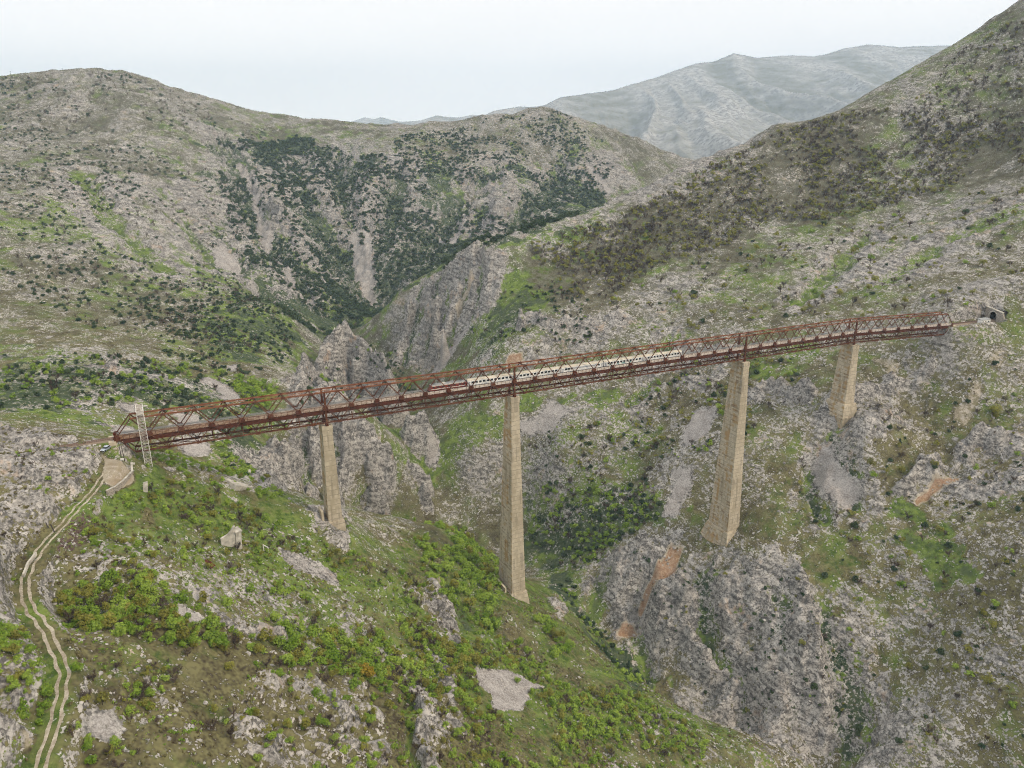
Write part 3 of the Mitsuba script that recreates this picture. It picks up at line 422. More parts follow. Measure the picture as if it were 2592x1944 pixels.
def ground_colour(p, n, uv):
    """Limestone with fissures and grass between; uv.x: how much grows there (below 0: scree), uv.y: how green (above 1: dark maquis, below 0: bare earth, tan first, red at -2)."""
    veg_, lush_ = uv.x, uv.y
    big = fbm(p.x * 0.09, p.y * 0.09, p.z * 0.09, 2)
    n4 = noise(p.x * 0.23 + 5, p.y * 0.23, p.z * 0.23)
    n2 = noise(p.x * 0.6 + 1, p.y * 0.6, p.z * 0.6)
    n1 = noise(p.x * 1.35, p.y * 1.35, p.z * 1.35)
    grit = noise(p.x * 3.3 + 9, p.y * 3.3, p.z * 3.3)
    streak = noise(p.x * 0.8 + 0.4 * p.y, p.y * 0.8, p.z * 0.16)
    fis = 1 - dr.abs(2 * noise(p.x * 0.5 + 1.2 * n2, p.y * 0.5 + 1.2 * n1, p.z * 0.3) - 1)
    tone = stretch(0.34 * n1 + 0.26 * grit + 0.2 * n2 + 0.2 * streak, 2.6)
    bed = noise(p.x * 0.10 + p.y * 0.05, p.y * 0.10 - p.x * 0.04, p.z * 0.55 + p.x * 0.12)
    tone = dr.clip(tone + 0.75 * (bed - 0.5) + 0.5 * (n4 - 0.5), 0, 1)
    stone = mix((0.085, 0.082, 0.080), (0.45, 0.43, 0.40), tone)
    stone = mix(stone, (0.062, 0.060, 0.058), 0.8 * ss(0.80, 0.95, fis) * ss(0.25, 0.6, n4))
    stone = mix(stone, (0.36, 0.24, 0.15), 0.45 * ss(0.62, 0.8, 0.7 * big + 0.3 * streak))
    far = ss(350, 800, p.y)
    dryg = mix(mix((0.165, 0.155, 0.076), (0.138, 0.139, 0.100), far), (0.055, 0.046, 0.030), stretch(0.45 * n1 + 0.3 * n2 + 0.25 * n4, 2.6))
    green = mix((0.165, 0.220, 0.055), (0.050, 0.085, 0.020), stretch(0.5 * n2 + 0.3 * grit + 0.2 * n4, 2.6))
    herb = mix(dryg, green, ss(0.2, 0.75, dr.minimum(lush_, 0.8) + 1.0 * (big - 0.5) + 0.5 * (n2 - 0.5)))
    herb = mix(herb, mix((0.022, 0.040, 0.024), (0.095, 0.115, 0.062), stretch(0.4 * n2 + 0.3 * n4 + 0.3 * n1, 2.2)), ss(0.9, 1.5, lush_ + 0.7 * (n4 - 0.5)))
    cover = dr.clip(veg_, 0, 1) - 0.40 * ss(0.66, 0.40, n.z) + 0.35 * (n4 - 0.5)
    out = mix(stone, herb, ss(-0.12, 0.12, cover - stretch(0.36 * n1 + 0.28 * grit + 0.36 * n2, 2.0)))
    gravel = mix((0.19, 0.175, 0.165), (0.42, 0.40, 0.38), stretch(0.45 * grit + 0.3 * n1 + 0.25 * n4, 2.4))
    out = mix(out, gravel, ss(0.1, 0.85, -veg_ + 0.9 * (0.5 * n1 + 0.5 * n2 - 0.5)))
    earth = mix(mix((0.30, 0.255, 0.19), (0.44, 0.395, 0.315), stretch(0.6 * n2 + 0.4 * grit, 1.8)), mix((0.25, 0.135, 0.075), (0.36, 0.25, 0.16), stretch(0.5 * n1 + 0.5 * grit, 1.8)), ss(0.7, 1.3, -lush_))
    return mix(out, earth, 0.75 * ss(0.03, 0.42, -lush_ + 0.7 * (0.4 * n1 + 0.3 * n2 + 0.3 * grit - 0.5)))


scene['ground_look'] = two({'type': 'diffuse', 'reflectance': mikit.proc(ground_colour)})

# where things stand on the ground: x, y
SPOTS = {
    'car': [(-155.6, 262.9)],
    'sign': [(-148.8, 260.4)],
    'retaining': [(-147.9, 265.1), (-144.4, 258.2), (-143, 248.9), (-142.3, 241.9), (-142.2, 236)],
    'slab': [(-127.8, 299.5), (-146, 376), (-118.4, 307.3), (-120.6, 291.8)],
    'ruin': [(-107.4, 243), (-103.6, 246.4), (-106.7, 260.5)],
    'block': [(-137.1, 251.3)],
    'frame': [(-97.1, 255.7), (-95.5, 256.1)],
    'sheet': [(-104.5, 224)],
    'gantry': [(-148.1, 275.5)],
    'poles': [(-893.6, 1440.3), (-808.4, 1456), (-750.5, 1466.3)],
    'posts': [(-146.1, 208.8), (-143.3, 206.8)],
    'lowwall': [(-137.9, 182.2), (-140.2, 188.1), (-141.2, 193.6)],
}
TRAIN_START, COACH_LENGTH = (130.0, 149.3), 26.0
# houses on the plateau: x, y, length, height
HOUSES = [(-394.5, 2360.1, 6.6, 5.9), (-366.4, 2246.9, 5.4, 10.1), (-377, 2369.2, 7.6, 7.1), (-330.8, 2132.5, 8.5, 5.3), (-336.5, 2271.5, 12.7, 4.5), (-305.3, 2210.2, 14.2, 3.3), (-297.6, 2322.1, 16.7, 3.5), (-252.6, 2156.6, 12.1, 3.2), (-411.2, 2340.5, 7.5, 4.7), (-492, 2254.4, 6.3, 3.4), (-529.1, 2348.5, 5.6, 2.4)]

# where plants grow: what and where, kinds and their shares, number, sizes, clumping, outline in plan
PLANT_ZONES = [
    ('the stony near slope', {'green': 0.5, 'olive': 0.25, 'bare': 0.25}, 1100, (1.6, 4.7), 0.5, [(-141.5, 241.6), (-122.2, 282.5), (-91.9, 286.6), (-69.5, 290.1), (-40.6, 305.5), (-19.5, 264.5), (17, 248.2), (47.7, 231.4), (-91, 117.2), (-98, 136.1), (-119.8, 164.5), (-136.5, 207)]),
    ('the bushy band across the near slope', {'green': 0.72, 'olive': 0.2, 'bare': 0.08}, 560, (2.6, 6.8), 0.5, [(-112.8, 201.5), (-86.5, 236), (-48.1, 259.8), (-7.7, 259.9), (-11.1, 221.8), (-51.6, 201.6), (-89.6, 177.3), (-113.8, 157.7), (-132, 183.5)]),
    ('the thicket round the tallest pier', {'green': 0.92, 'olive': 0.08}, 520, (4, 9), 0.05, [(-57.8, 364), (-44.1, 507.3), (-7.6, 482.7), (-1.2, 327), (17.7, 337.2), (30.7, 314.4), (19.1, 285.7), (-6.7, 294.6), (-26.2, 287), (-41.1, 309.9)]),
    ("the near slope's foot", {'green': 0.72, 'olive': 0.2, 'bare': 0.08}, 700, (1.9, 5.5), 0.5, [(-21.3, 294.1), (15.5, 289), (56.5, 285.2), (115.1, 256), (-6, 192.2), (-21.2, 223.3)]),
    ('the bank below the left viaduct end', {'green': 0.85, 'olive': 0.15}, 180, (1.9, 5.2), 0.4, [(-149, 266.3), (-178.2, 379.2), (-157, 389.6), (-104.3, 318.6), (-98.2, 297.4), (-117.7, 296.2), (-133.2, 262.2)]),
    ('the bank right of the tallest pier', {'green': 0.5, 'dark': 0.3, 'bare': 0.2}, 345, (2.9, 7.2), 0.5, [(13.5, 520.5), (53.5, 496.7), (97.2, 485.1), (100.7, 440.7), (69.9, 439.4), (49.3, 439.8), (28.5, 448.5), (10.3, 505.1)]),
    ('the stream bed', {'dark': 0.7, 'green': 0.3}, 90, (3.0, 6.5), 0.2, [(26, 451.8), (40.3, 425.3), (57.6, 390.8), (82.9, 352.2), (58.2, 295.1), (43.1, 373.4)]),
    ('the slope below the right spans', {'bare': 0.35, 'olive': 0.3, 'green': 0.15, 'dark': 0.2}, 345, (2.4, 7.2), 0.5, [(7.6, 560.5), (110.4, 557.6), (157.4, 566.6), (207.8, 535.6), (204.5, 477), (160.3, 464.2), (111.7, 476.3), (59.1, 494.3), (16.6, 526.7)]),
    ('the wood on the right mountain', {'bare': 0.62, 'olive': 0.38}, 2500, (3.8, 8.5), 0.35, [(-14.5, 763.2), (43.4, 797.1), (125, 832.6), (231.7, 894.8), (292.6, 923.7), (360.9, 948.1), (418.8, 933.5), (536.5, 830.2), (496.6, 754.7), (413.7, 777.6), (322.4, 771.8), (269.6, 793.4), (220.6, 758.4), (158.2, 741), (97.7, 690.4), (64.8, 650.1), (20.1, 692.5), (1.6, 739.6)]),
    ('the right mountain top', {'bare': 0.85, 'olive': 0.15}, 390, (3.6, 7.8), 0.5, [(538.8, 970.8), (591.1, 954.6), (539.6, 836.3), (429.1, 841.8), (343.9, 834.1)]),
    ('the slope above the right spans', {'bare': 0.4, 'olive': 0.4, 'dark': 0.1, 'green': 0.1}, 285, (3.6, 9.1), 0.6, [(97.7, 690.4), (220.6, 758.4), (322.4, 771.8), (477.1, 721.6), (353.2, 506.9), (299.9, 502.6), (236.2, 578.6), (132.9, 601.2), (69.5, 622.6)]),
    ('the right foreground slope', {'dark': 0.35, 'bare': 0.35, 'olive': 0.2, 'green': 0.1}, 255, (2.2, 6.5), 0.5, [(196.3, 457.3), (336.4, 470.9), (221.8, 252.7), (159.1, 292.1), (147, 324.7), (178.5, 359.6), (174.6, 421.8)]),
    ('the rock dome below the third pier', {'dark': 0.85, 'olive': 0.15}, 120, (1.4, 4.2), 0.5, [(78.4, 426.1), (133.5, 398.2), (175, 349.1), (173.9, 310), (132.3, 315.7), (101.5, 345.6)]),
    ('the wooded far valley', {'dark': 1}, 9500, (4.2, 10), 0.3, [(-521.6, 1386), (-423.3, 1545.8), (-211, 1406.4), (3, 1473.2), (194.2, 1562.2), (81.1, 851.1), (14.4, 811.6), (-27.9, 807.6), (-81.1, 820.9), (-190.7, 961.9), (-228, 731), (-313.2, 898.6), (-453.5, 1201.6)]),
    ('the pale left mountainside', {'dark': 0.65, 'bare': 0.35}, 1625, (2.6, 6.5), 0.7, [(-430.2, 621.6), (-775.4, 1195.9), (-514.1, 1392.8), (-343.4, 964.3), (-262.2, 909.8), (-204.1, 621.2), (-207.8, 506.6), (-291.4, 534.6)]),
    ('the left mountain top', {'bare': 0.6, 'dark': 0.4}, 480, (3.6, 7.8), 0.4, [(-914.1, 1440.5), (-812.4, 1462.9), (-738.6, 1562.5), (-613.8, 1521.9), (-466.6, 1564.8), (-470.9, 1337.1), (-775.4, 1195.9)]),
    ('the crags behind the left viaduct end', {'dark': 0.42, 'green': 0.28, 'pale': 0.14, 'bare': 0.16}, 450, (2.6, 7.2), 0.4, [(-336.4, 470.9), (-279.8, 485.3), (-212.6, 520.2), (-182.8, 496.5), (-163.5, 435.2), (-182, 389.5), (-215.1, 394.7), (-231.3, 373.3), (-255.4, 348.6)]),
    ('the clump above the scree', {'green': 1}, 67, (4.8, 9.1), 0.1, [(-199.4, 514.1), (-176.3, 521.2), (-163, 503.3), (-176.9, 477.5), (-192, 484.5)]),
    ('the gully behind the left span', {'green': 0.8, 'dark': 0.2}, 75, (3.0, 6.5), 0.2, [(-175.5, 394.6), (-167, 406.6), (-144.6, 390.3), (-126.7, 316.2), (-165.8, 379.4)]),
    ('the gorge crags behind the viaduct', {'dark': 0.75, 'green': 0.25}, 300, (2.6, 7.2), 0.4, [(-172.9, 464.6), (-147.5, 482.4), (-111.6, 628.2), (-89.1, 672.8), (-138.9, 797.7), (-168.4, 636.1), (-153.9, 511.7)]),
    ('the rounded far hill', {'dark': 1}, 1250, (3.6, 7.8), 0.5, [(-227.8, 1534.6), (-37.7, 1648.5), (70.3, 1687.9), (173.1, 1699), (226, 1629.9), (183.8, 1539.4), (3, 1473.2), (-211, 1406.4)]),
    ('the cliffs above the viaduct middle', {'dark': 0.6, 'bare': 0.3, 'green': 0.1}, 180, (2.4, 5.9), 0.4, [(-44.7, 704.8), (13.3, 733.6), (70, 712.8), (69.5, 622.6), (1.3, 604)]),
    ('the road verge', {'green': 0.8, 'olive': 0.2}, 82, (1.4, 4.2), 0.3, [(-127.2, 155.4), (-127.5, 163.8), (-109.9, 143.4), (-103.2, 135.9), (-93.7, 116.6), (-102.8, 126.6), (-112.1, 132.7)]),
    ('the rocky knoll', {'green': 0.7, 'bare': 0.3}, 45, (1.2, 2.9), 0.4, [(-198.4, 267.8), (-161.2, 255.4), (-149.6, 242.4), (-141.2, 197), (-138.1, 174.7)]),
    ('the dark spur left of the crags', {'dark': 0.8, 'bare': 0.2}, 630, (2.4, 5.9), 0.6, [(-344.3, 676.9), (-289.3, 775.7), (-250.3, 864), (-197.8, 645.5), (-191, 522.6), (-251.5, 521)]),
]
NOTABLE_PLANTS = [
    ('golden_tree', 'gold', -48.3, 204.5, 7.5, 'golden yellow tree among green bushes at the bottom of the near slope', 'tree'),
    ('green_bush', 'green', -91.9, 205.3, 6.5, 'large green bush beside the gravel patch on the near slope, right one of the pair', 'bush'),
    ('green_bush', 'green', -100.8, 194.9, 5.6, 'large green bush beside the gravel patch on the near slope, left one of the pair', 'bush'),
    ('green_bush', 'green', 2.5, 257.8, 4.4, 'round green bush standing alone on the pale scree below the tallest pier', 'bush'),
    ('green_bush', 'green', -16.3, 232.8, 5.6, 'tall rich green bush at the left edge of the pale scree', 'bush'),
    ('green_bush', 'green', -43.5, 182.3, 5.5, 'bright green bush below the golden tree', 'bush'),
    ('green_bush', 'green', 6.2, 242.7, 3.2, 'small bright green bush at the lower edge of the pale scree', 'bush'),
    ('budding_tree', 'olive', 306.0, 444.3, 10.5, 'big round olive yellow tree on the slope below the tunnel', 'tree'),
    ('budding_tree', 'olive', 218.2, 414.7, 8.0, 'olive yellow tree right of the two pale scree chutes', 'tree'),
    ('green_bush', 'green', 225.7, 272.9, 5.5, 'single bright green bush near the lower right corner', 'bush'),
    ('budding_tree', 'olive', 222.3, 285.1, 7.0, 'olive bush above the bright green one near the lower right corner', 'tree'),
    ('budding_tree', 'olive', 251.7, 598.5, 7.5, 'olive tree standing alone on the slope above the fourth pier', 'tree'),
    ('bare_tree', 'bare', 268.8, 578.3, 9.5, 'wide brown bare tree on the slope above the fourth pier', 'tree'),
    ('budding_tree', 'olive', 148.1, 656.7, 9.5, 'yellowish tree at the head of the clump above the right half of the viaduct', 'tree'),
    ('green_bush', 'green', 327.8, 707.4, 9, 'bright green clump in a hollow high on the right mountainside', 'bush'),
    ('budding_tree', 'olive', 109.5, 503.4, 7.5, 'olive tree between the second and the third pier', 'tree'),
    ('dark_shrub', 'dark', 279.2, 442.8, 4.2, 'dark round evergreen on the slope below the tunnel', 'shrub'),
]
PORTAL_AT = 39.5
PLANT_OUTLINES = ([(-144.9, 236), (-123.6, 286.3), (-92.8, 290), (-63.1, 357), (-1.4, 369), (45.3, 393.5), (77.5, 347.7), (129.3, 264.1), (128.5, 261.9), (-98.4, 112.1), (-198.4, 267.8), (-188.4, 282.9), (-159.7, 261.6)], [(-88.4, 519.5), (1.3, 567.1), (132.9, 601.2), (236.2, 578.6), (351.8, 503), (221.8, 252.7), (164.4, 284.1), (91, 347.4), (47.3, 416.4), (10.4, 521.3)])
RUBBLE = [(-144.3, 217.7), (-139.6, 220.1), (-134.7, 215.3), (-133.7, 208.4), (-136.6, 200.4), (-137.1, 195.6), (-139.4, 202.2)]

# ------------------------------------------------------------------ the hillsides, the far ranges and the air
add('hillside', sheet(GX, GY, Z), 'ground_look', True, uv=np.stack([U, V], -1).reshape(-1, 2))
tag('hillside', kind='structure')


def mountain_colour(p, n, uv):
    s = uv.y
    a = fbm(p.x * 0.010 + p.z * 0.006, p.y * 0.010, p.z * 0.022, 3)
    b = fbm(p.x * 0.05, p.y * 0.05, p.z * 0.06, 2)
    stone = mix((0.20, 0.20, 0.20), (0.42, 0.415, 0.40), ss(0.2, 0.8, b))
    scrub = mix((0.10, 0.11, 0.09), (0.17, 0.17, 0.14), a)
    return mix(stone, scrub, ss(0.36, 0.70, 0.45 * a + 0.30 * b + 0.25 * uv.x))


def plain_colour(p, n, uv):
    a = fbm(p.x * 0.012, p.y * 0.006, 0, 3)
    return mix((0.10, 0.12, 0.06), (0.42, 0.31, 0.18), ss(0.45, 0.6, a + 0.12))


scene['mountain_look'] = two({'type': 'diffuse', 'reflectance': mikit.proc(mountain_colour)})
scene['plain_look'] = two({'type': 'diffuse', 'reflectance': mikit.proc(plain_colour)})


def massif(key, crest, foot_y, foot_z, rough, rib, seed, cols=500, rows=160):
    """A range from its crest line: the slope runs down towards the valley and away behind, furrowed by gullies."""
    c = np.array(crest)
    a = c[:, 0] / c[:, 1]
    ga, t = np.meshgrid(np.linspace(a.min(), a.max(), cols), np.r_[np.linspace(0, 1, rows), np.linspace(1.05, 1.6, 12)])
    yc, zc = np.interp(ga, a, c[:, 1]), np.interp(ga, a, c[:, 2])
    y = foot_y + (yc - foot_y) * t
    x = ga * y
    h = np.where(t <= 1, t ** 1.15, 1 - 1.2 * (t - 1))
    z = foot_z + (zc - foot_z) * h
    fade = np.clip((1 - t) * 2.6, 0.03, 1) * np.clip(t * 4, 0, 1)
    bend = 1.6 * (meshkit.noise(P2(x / (3 * rib), 2.5 * t), seed + 5) - 0.5)
    k = ridged(P2(x / rib + bend + 0.8 * t, 1.3 * t), seed)
    k2 = ridged(P2(x / (0.42 * rib) + 2 * bend - 1.2 * t, 2.6 * t), seed + 1)
    k3 = ridged(P2(x / (0.15 * rib), 9 * t), seed + 2)
    z = z - fade * rough * ((1 - k) + 0.5 * (1 - k2) + 0.12 * (1 - k3)) + 0.015 * rough * (k3 - 0.5)
    return add(key, sheet(x, y, z), 'mountain_look', True, uv=np.stack([1 - k, t], -1).reshape(-1, 2))


for key, crest, fy, fz, rough, rib, seed in RANGES:
    tag(massif(key, crest, fy, fz, rough, rib, seed), kind='structure')
ss_np = lambda t: np.clip(t, 0, 1) ** 2 * (3 - 2 * np.clip(t, 0, 1))
px, py_ = np.meshgrid(np.linspace(-0.85, 0.85, 120), np.geomspace(1650, 11500, 120))
pz = 316 + 5 * (meshkit.fbm(P2(px * py_ / 300, py_ / 500), 3, 77) - 0.5) - 6 * np.clip((py_ - 3000) / 6000, 0, 4)
pz = pz - 160 * ss_np((px - 0.0) / 0.12) - 60 * ss_np((-0.42 - px) / 0.1)
tag(add('plain', sheet(px * py_, py_, pz), 'plain_look', True), kind='structure')

# ------------------------------------------------------------------ mesh building
class Parts:
    """Boxes, bars and plates gathered into one mesh."""

    def __init__(self):
        self.v, self.f, self.n = [], [], 0

    def put(self, v, f):
        self.v.append(np.asarray(v, float)), self.f.append(np.asarray(f) + self.n)
        self.n += len(v)
        return self

    def frustum(self, c0, c1, ex, ey, a0, b0, a1, b1):
        """A tapered block from centre c0 (half sizes a0, b0 along ex, ey) to centre c1 (a1, b1)."""
        v = [np.array(c) + sx * a * ex + sy * b * ey for c, a, b in ((c0, a0, b0), (c1, a1, b1)) for sx, sy in ((-1, -1), (1, -1), (1, 1), (-1, 1))]
        f = [(0, 2, 1), (0, 3, 2), (4, 5, 6), (4, 6, 7)]
        for i in range(4):
            j = (i + 1) % 4
            f += [(i, j, 4 + j), (i, 4 + j, 4 + i)]
        return self.put(v, f)

    def bar(self, a, b, w, h, up=(0, 0, 1)):
        """A square bar from a to b, w wide and h deep."""
        a, b = np.asarray(a, float), np.asarray(b, float)
        t = (b - a) / np.linalg.norm(b - a)
        s = np.cross(t, up)
        if np.linalg.norm(s) < 1e-3:
            s = np.cross(t, [1, 0, 0])
        s /= np.linalg.norm(s)
        return self.frustum(a, b, s, np.cross(s, t), w / 2, h / 2, w / 2, h / 2)

    def box(self, c, ex, ey, size):
        c = np.asarray(c, float)
        ez = np.array([0, 0, size[2] / 2])
        return self.frustum(c - ez, c + ez, np.asarray(ex, float), np.asarray(ey, float), size[0] / 2, size[1] / 2, size[0] / 2, size[1] / 2)

    def tube(self, a, b, r0, r1, n=8):
        a, b = np.asarray(a, float), np.asarray(b, float)
        t = (b - a) / np.linalg.norm(b - a)
        s = np.cross(t, [0.31, 0.2, 0.93])
        s /= np.linalg.norm(s)
        u = np.cross(t, s)
        k = np.arange(n) * 2 * np.pi / n
        ring = np.cos(k)[:, None] * s + np.sin(k)[:, None] * u
        v = np.vstack([a + r0 * ring, b + r1 * ring, [a], [b]])
        f = []
        for i in range(n):
            j = (i + 1) % n
            f += [(i, j, n + j), (i, n + j, n + i), (2 * n, j, i), (2 * n + 1, n + i, n + j)]
        return self.put(v, f)

    def prism(self, outline, origin, ex, ey, ez, depth):
        """An outline in the (ex, ez) plane, pushed along ey by depth."""
        from shapely.geometry import Polygon
        m = trimesh.creation.extrude_polygon(Polygon(outline), depth, engine='earcut')
        v = np.array(m.vertices)
        w = np.array(origin) + v[:, :1] * ex + v[:, 1:2] * ez + v[:, 2:3] * ey
        f = np.array(m.faces)
        if np.dot(np.cross(ex, ez), ey) < 0:
            f = f[:, ::-1]
        return self.put(w, f)

    def mesh(self):
        return np.vstack(self.v), np.vstack(self.f)

    def build(self, key, bsdf, smooth=False):
        return add(key, self.mesh(), bsdf, smooth)


def rust_colour(p, n, uv):
    a = fbm(p.x * 0.35, p.y * 0.35, p.z * 0.35, 3)
    b = noise(p.x * 3.1, p.y * 3.1, p.z * 3.1)
    red = mix((0.080, 0.032, 0.021), (0.155, 0.068, 0.040), b)
    return mix(mix((0.075, 0.030, 0.020), red, ss(0.3, 0.55, a)), (0.34, 0.20, 0.13), 0.5 * ss(0.6, 0.8, b * 0.5 + a * 0.5))


def chord_colour(p, n, uv):
    b = noise(p.x * 0.5, p.y * 0.5, p.z * 0.5)
    return mix(mix((0.125, 0.045, 0.027), (0.245, 0.110, 0.062), b), (0.33, 0.20, 0.13), 0.5 * ss(0.5, 0.9, n.z) * b)


def dark_rust_colour(p, n, uv):
    b = noise(p.x * 1.3, p.y * 1.3, p.z * 2.1)
    return mix((0.045, 0.022, 0.016), (0.13, 0.045, 0.028), b)


def panel_colour(p, n, uv):
    """Precast panels, rusty brown towards the left bank and pale towards the right."""
    t = ss(-165, 20, p.x)
    b = noise(p.x * 0.9, p.y * 0.9, p.z * 1.7)
    return mix(mix((0.15, 0.080, 0.050), (0.32, 0.21, 0.14), b), mix((0.42, 0.36, 0.31), (0.60, 0.55, 0.50), b), dr.clip(t + 0.5 * (b - 0.5), 0, 1))


def concrete_colour(p, n, uv):
    a = fbm(p.x * 0.2, p.y * 0.2, p.z * 0.05, 3)
    b = noise(p.x * 1.1, p.y * 1.1, p.z * 0.5)
    lift = dr.abs(p.z / 2.4 - dr.floor(p.z / 2.4) - 0.5)
    c = mix((0.36, 0.31, 0.225), (0.52, 0.46, 0.355), ss(0.25, 0.75, 0.6 * a + 0.4 * b))
    c = mix(c, (0.21, 0.18, 0.135), 0.65 * ss(0.40, 0.48, lift) * ss(0.25, 0.6, b))
    west = ss(0.3, 0.7, -n.x * 0.889 - n.y * 0.458)
    run = ss(0.52, 0.72, 0.55 * noise(p.x * 0.8 + 3, p.y * 0.8, p.z * 0.06) + 0.45 * noise(p.x * 0.4, p.y * 0.4, p.z * 0.7))
    c = mix(c, (0.36, 0.22, 0.085), 0.75 * west * run)
    drip = ss(0.60, 0.72, noise(p.x * 0.25 + p.y * 0.25, 3.3, p.z * 1.05)) * ss(0.3, 0.7, noise(p.x * 0.6, p.y * 0.6, p.z * 0.2))
    c = mix(c, (0.19, 0.13, 0.075), 0.7 * west * drip)
    return mix(c, (0.17, 0.15, 0.12), 0.4 * ss(0.68, 0.8, noise(p.x * 0.9, p.y * 0.9, p.z * 0.08)))


scene['rust'] = two({'type': 'diffuse', 'reflectance': mikit.proc(rust_colour)})
scene['chord_rust'] = two({'type': 'diffuse', 'reflectance': mikit.proc(chord_colour)})
scene['dark_rust'] = two({'type': 'diffuse', 'reflectance': mikit.proc(dark_rust_colour)})
scene['panel'] = two({'type': 'diffuse', 'reflectance': mikit.proc(panel_colour)})
scene['concrete'] = two({'type': 'diffuse', 'reflectance': mikit.proc(concrete_colour)})
for key, rgb in {'grey_paint': (0.30, 0.31, 0.31), 'pale_rust': (0.30, 0.145, 0.085), 'white_paint': (0.72, 0.71, 0.68), 'dark_steel': (0.05, 0.045, 0.045), 'ballast': (0.24, 0.19, 0.15), 'rail_steel': (0.16, 0.11, 0.09),
                 'sleeper': (0.19, 0.13, 0.10), 'shadow_gap': (0.02, 0.02, 0.02)}.items():
    scene[key] = matt(rgb)

# ------------------------------------------------------------------ the viaduct
PANEL = 11.6
UP = np.array([0, 0, 1.0])
t0, t1, t2 = (np.array(p) for p in TRUSS)
DIR1, DIR2 = ((b - a) / np.linalg.norm(b - a) for a, b in ((t0, t1), (t1, t2)))
flat = lambda d: d * [1, 1, 0] / np.linalg.norm(d[:2])
ACROSS1, ACROSS2 = (np.array([-flat(d)[1], flat(d)[0], 0]) for d in (DIR1, DIR2))
BISECT = (ACROSS1 + ACROSS2) / np.linalg.norm(ACROSS1 + ACROSS2)
WIDE, HIGH, LOW = 5.6, 7.2, -6.8


def at(n, off=0.0, up=0.0):
    """A point of the viaduct: n panels along, off metres inward from the near truss, up metres above the deck nodes."""
    if n <= 36:
        p, d = t0 + (t1 - t0) * n / 36, ACROSS1
    else:
        p, d = t1 + (t2 - t1) * (n - 36) / 7, ACROSS2
    if abs(n - 36) < 1e-6:
        d = BISECT / np.dot(BISECT, ACROSS1)
    return p + off * d + [0, 0, up]


V = 'railway_viaduct'
SUPPORTS = [0, 7, 15, 28, 36, 43]
for off in (0.0, WIDE):
    for level, w, kind in ((HIGH, 0.54, 'top_chord'), (LOW, 0.58, 'bottom_chord')):
        for s in range(5):
            n0, n1 = SUPPORTS[s] + (0.5 if s == 0 else 0), SUPPORTS[s + 1] - (0.5 if s == 4 else 0)
            m = Parts().bar(at(n0, off, level), at(n1, off, level), w, w)
            k = m.build(f'{V}__{kind}', 'chord_rust' if kind == 'top_chord' else 'rust')
            for j in np.arange(n0 + 0.5 * (s > 0), n1 + 0.01, 1.0):      # splice plates at the nodes
                e = 0.9 / PANEL
                if j - e > n0 and j + e < n1:
                    Parts().bar(at(j - e, off, level - 0.1), at(j + e, off, level - 0.1), w + 0.14, w + 0.35).build(f'{k}__gusset', 'rust')
    # diagonals: each panel crosses at deck level
    for n in range(44):
        for side in (-0.5, 0.5):
            if 0 < n + side < 43:
                Parts().bar(at(n, off, 0.1), at(n + side, off, HIGH), 0.28, 0.36).build(f'{V}__diagonal', 'rust')
                Parts().bar(at(n, off, -0.1), at(n + side, off, LOW), 0.25, 0.30).build(f'{V}__lower_diagonal', 'rust')
        a, b = at(n, off, 0), at(min(n + 0.1, 43), off, 0)
        if n < 43:
            ex = (b - a) / np.linalg.norm(b - a)
            ey = np.cross(ex, UP)
            Parts().prism([(-1.3, -0.15), (-0.7, 0.75), (0.7, 0.75), (1.3, -0.15), (0.9, -1.1), (-0.9, -1.1)], a - ey * 0.29, ex, ey, UP, 0.58).build(f'{V}__node_plate', 'dark_rust' if n % 3 == 0 else 'rust')
        if n in SUPPORTS[1:5]:
            Parts().bar(at(n, off, LOW), at(n, off, HIGH), 0.85, 0.75, up=DIR1).build(f'{V}__pier_post', 'rust')
        elif n not in (0, 43):
            Parts().bar(at(n, off, LOW), at(n, off, -0.3), 0.24, 0.24, up=DIR1).build(f'{V}__hanger', 'rust')
    Parts().bar(at(0, off, 0.4), at(0, off, -3.2), 0.9, 0.8, up=DIR1).build(f'{V}__end_post', 'rust')
    Parts().bar(at(43, off, 0.4), at(43, off, -4.2), 0.9, 0.8, up=DIR2).build(f'{V}__end_post', 'rust')
# bracing between the two trusses
for n in np.arange(0.5, 43, 1.0):
    Parts().bar(at(n, 0.3, HIGH), at(n, WIDE - 0.3, HIGH), 0.26, 0.30).build(f'{V}__top_strut', 'rust')
    if n < 42:
        Parts().bar(at(n, 0.3, HIGH - 0.05), at(n + 1, WIDE - 0.3, HIGH - 0.05), 0.16, 0.16).build(f'{V}__top_brace', 'pale_rust')
        if n < 15:
            Parts().bar(at(n, WIDE - 0.3, HIGH + 0.05), at(n + 1, 0.3, HIGH + 0.05), 0.16, 0.16).build(f'{V}__top_brace', 'pale_rust')
        b = Parts().bar(at(n, 0.3, LOW), at(n + 1, WIDE - 0.3, LOW), 0.2, 0.2)
        b.bar(at(n, WIDE - 0.3, LOW + 0.1), at(n + 1, 0.3, LOW + 0.1), 0.2, 0.2).bar(at(n, 0.3, LOW - 0.02), at(n, WIDE - 0.3, LOW - 0.02), 0.3, 0.34)
        b.build(f'{V}__bottom_brace', 'rust')
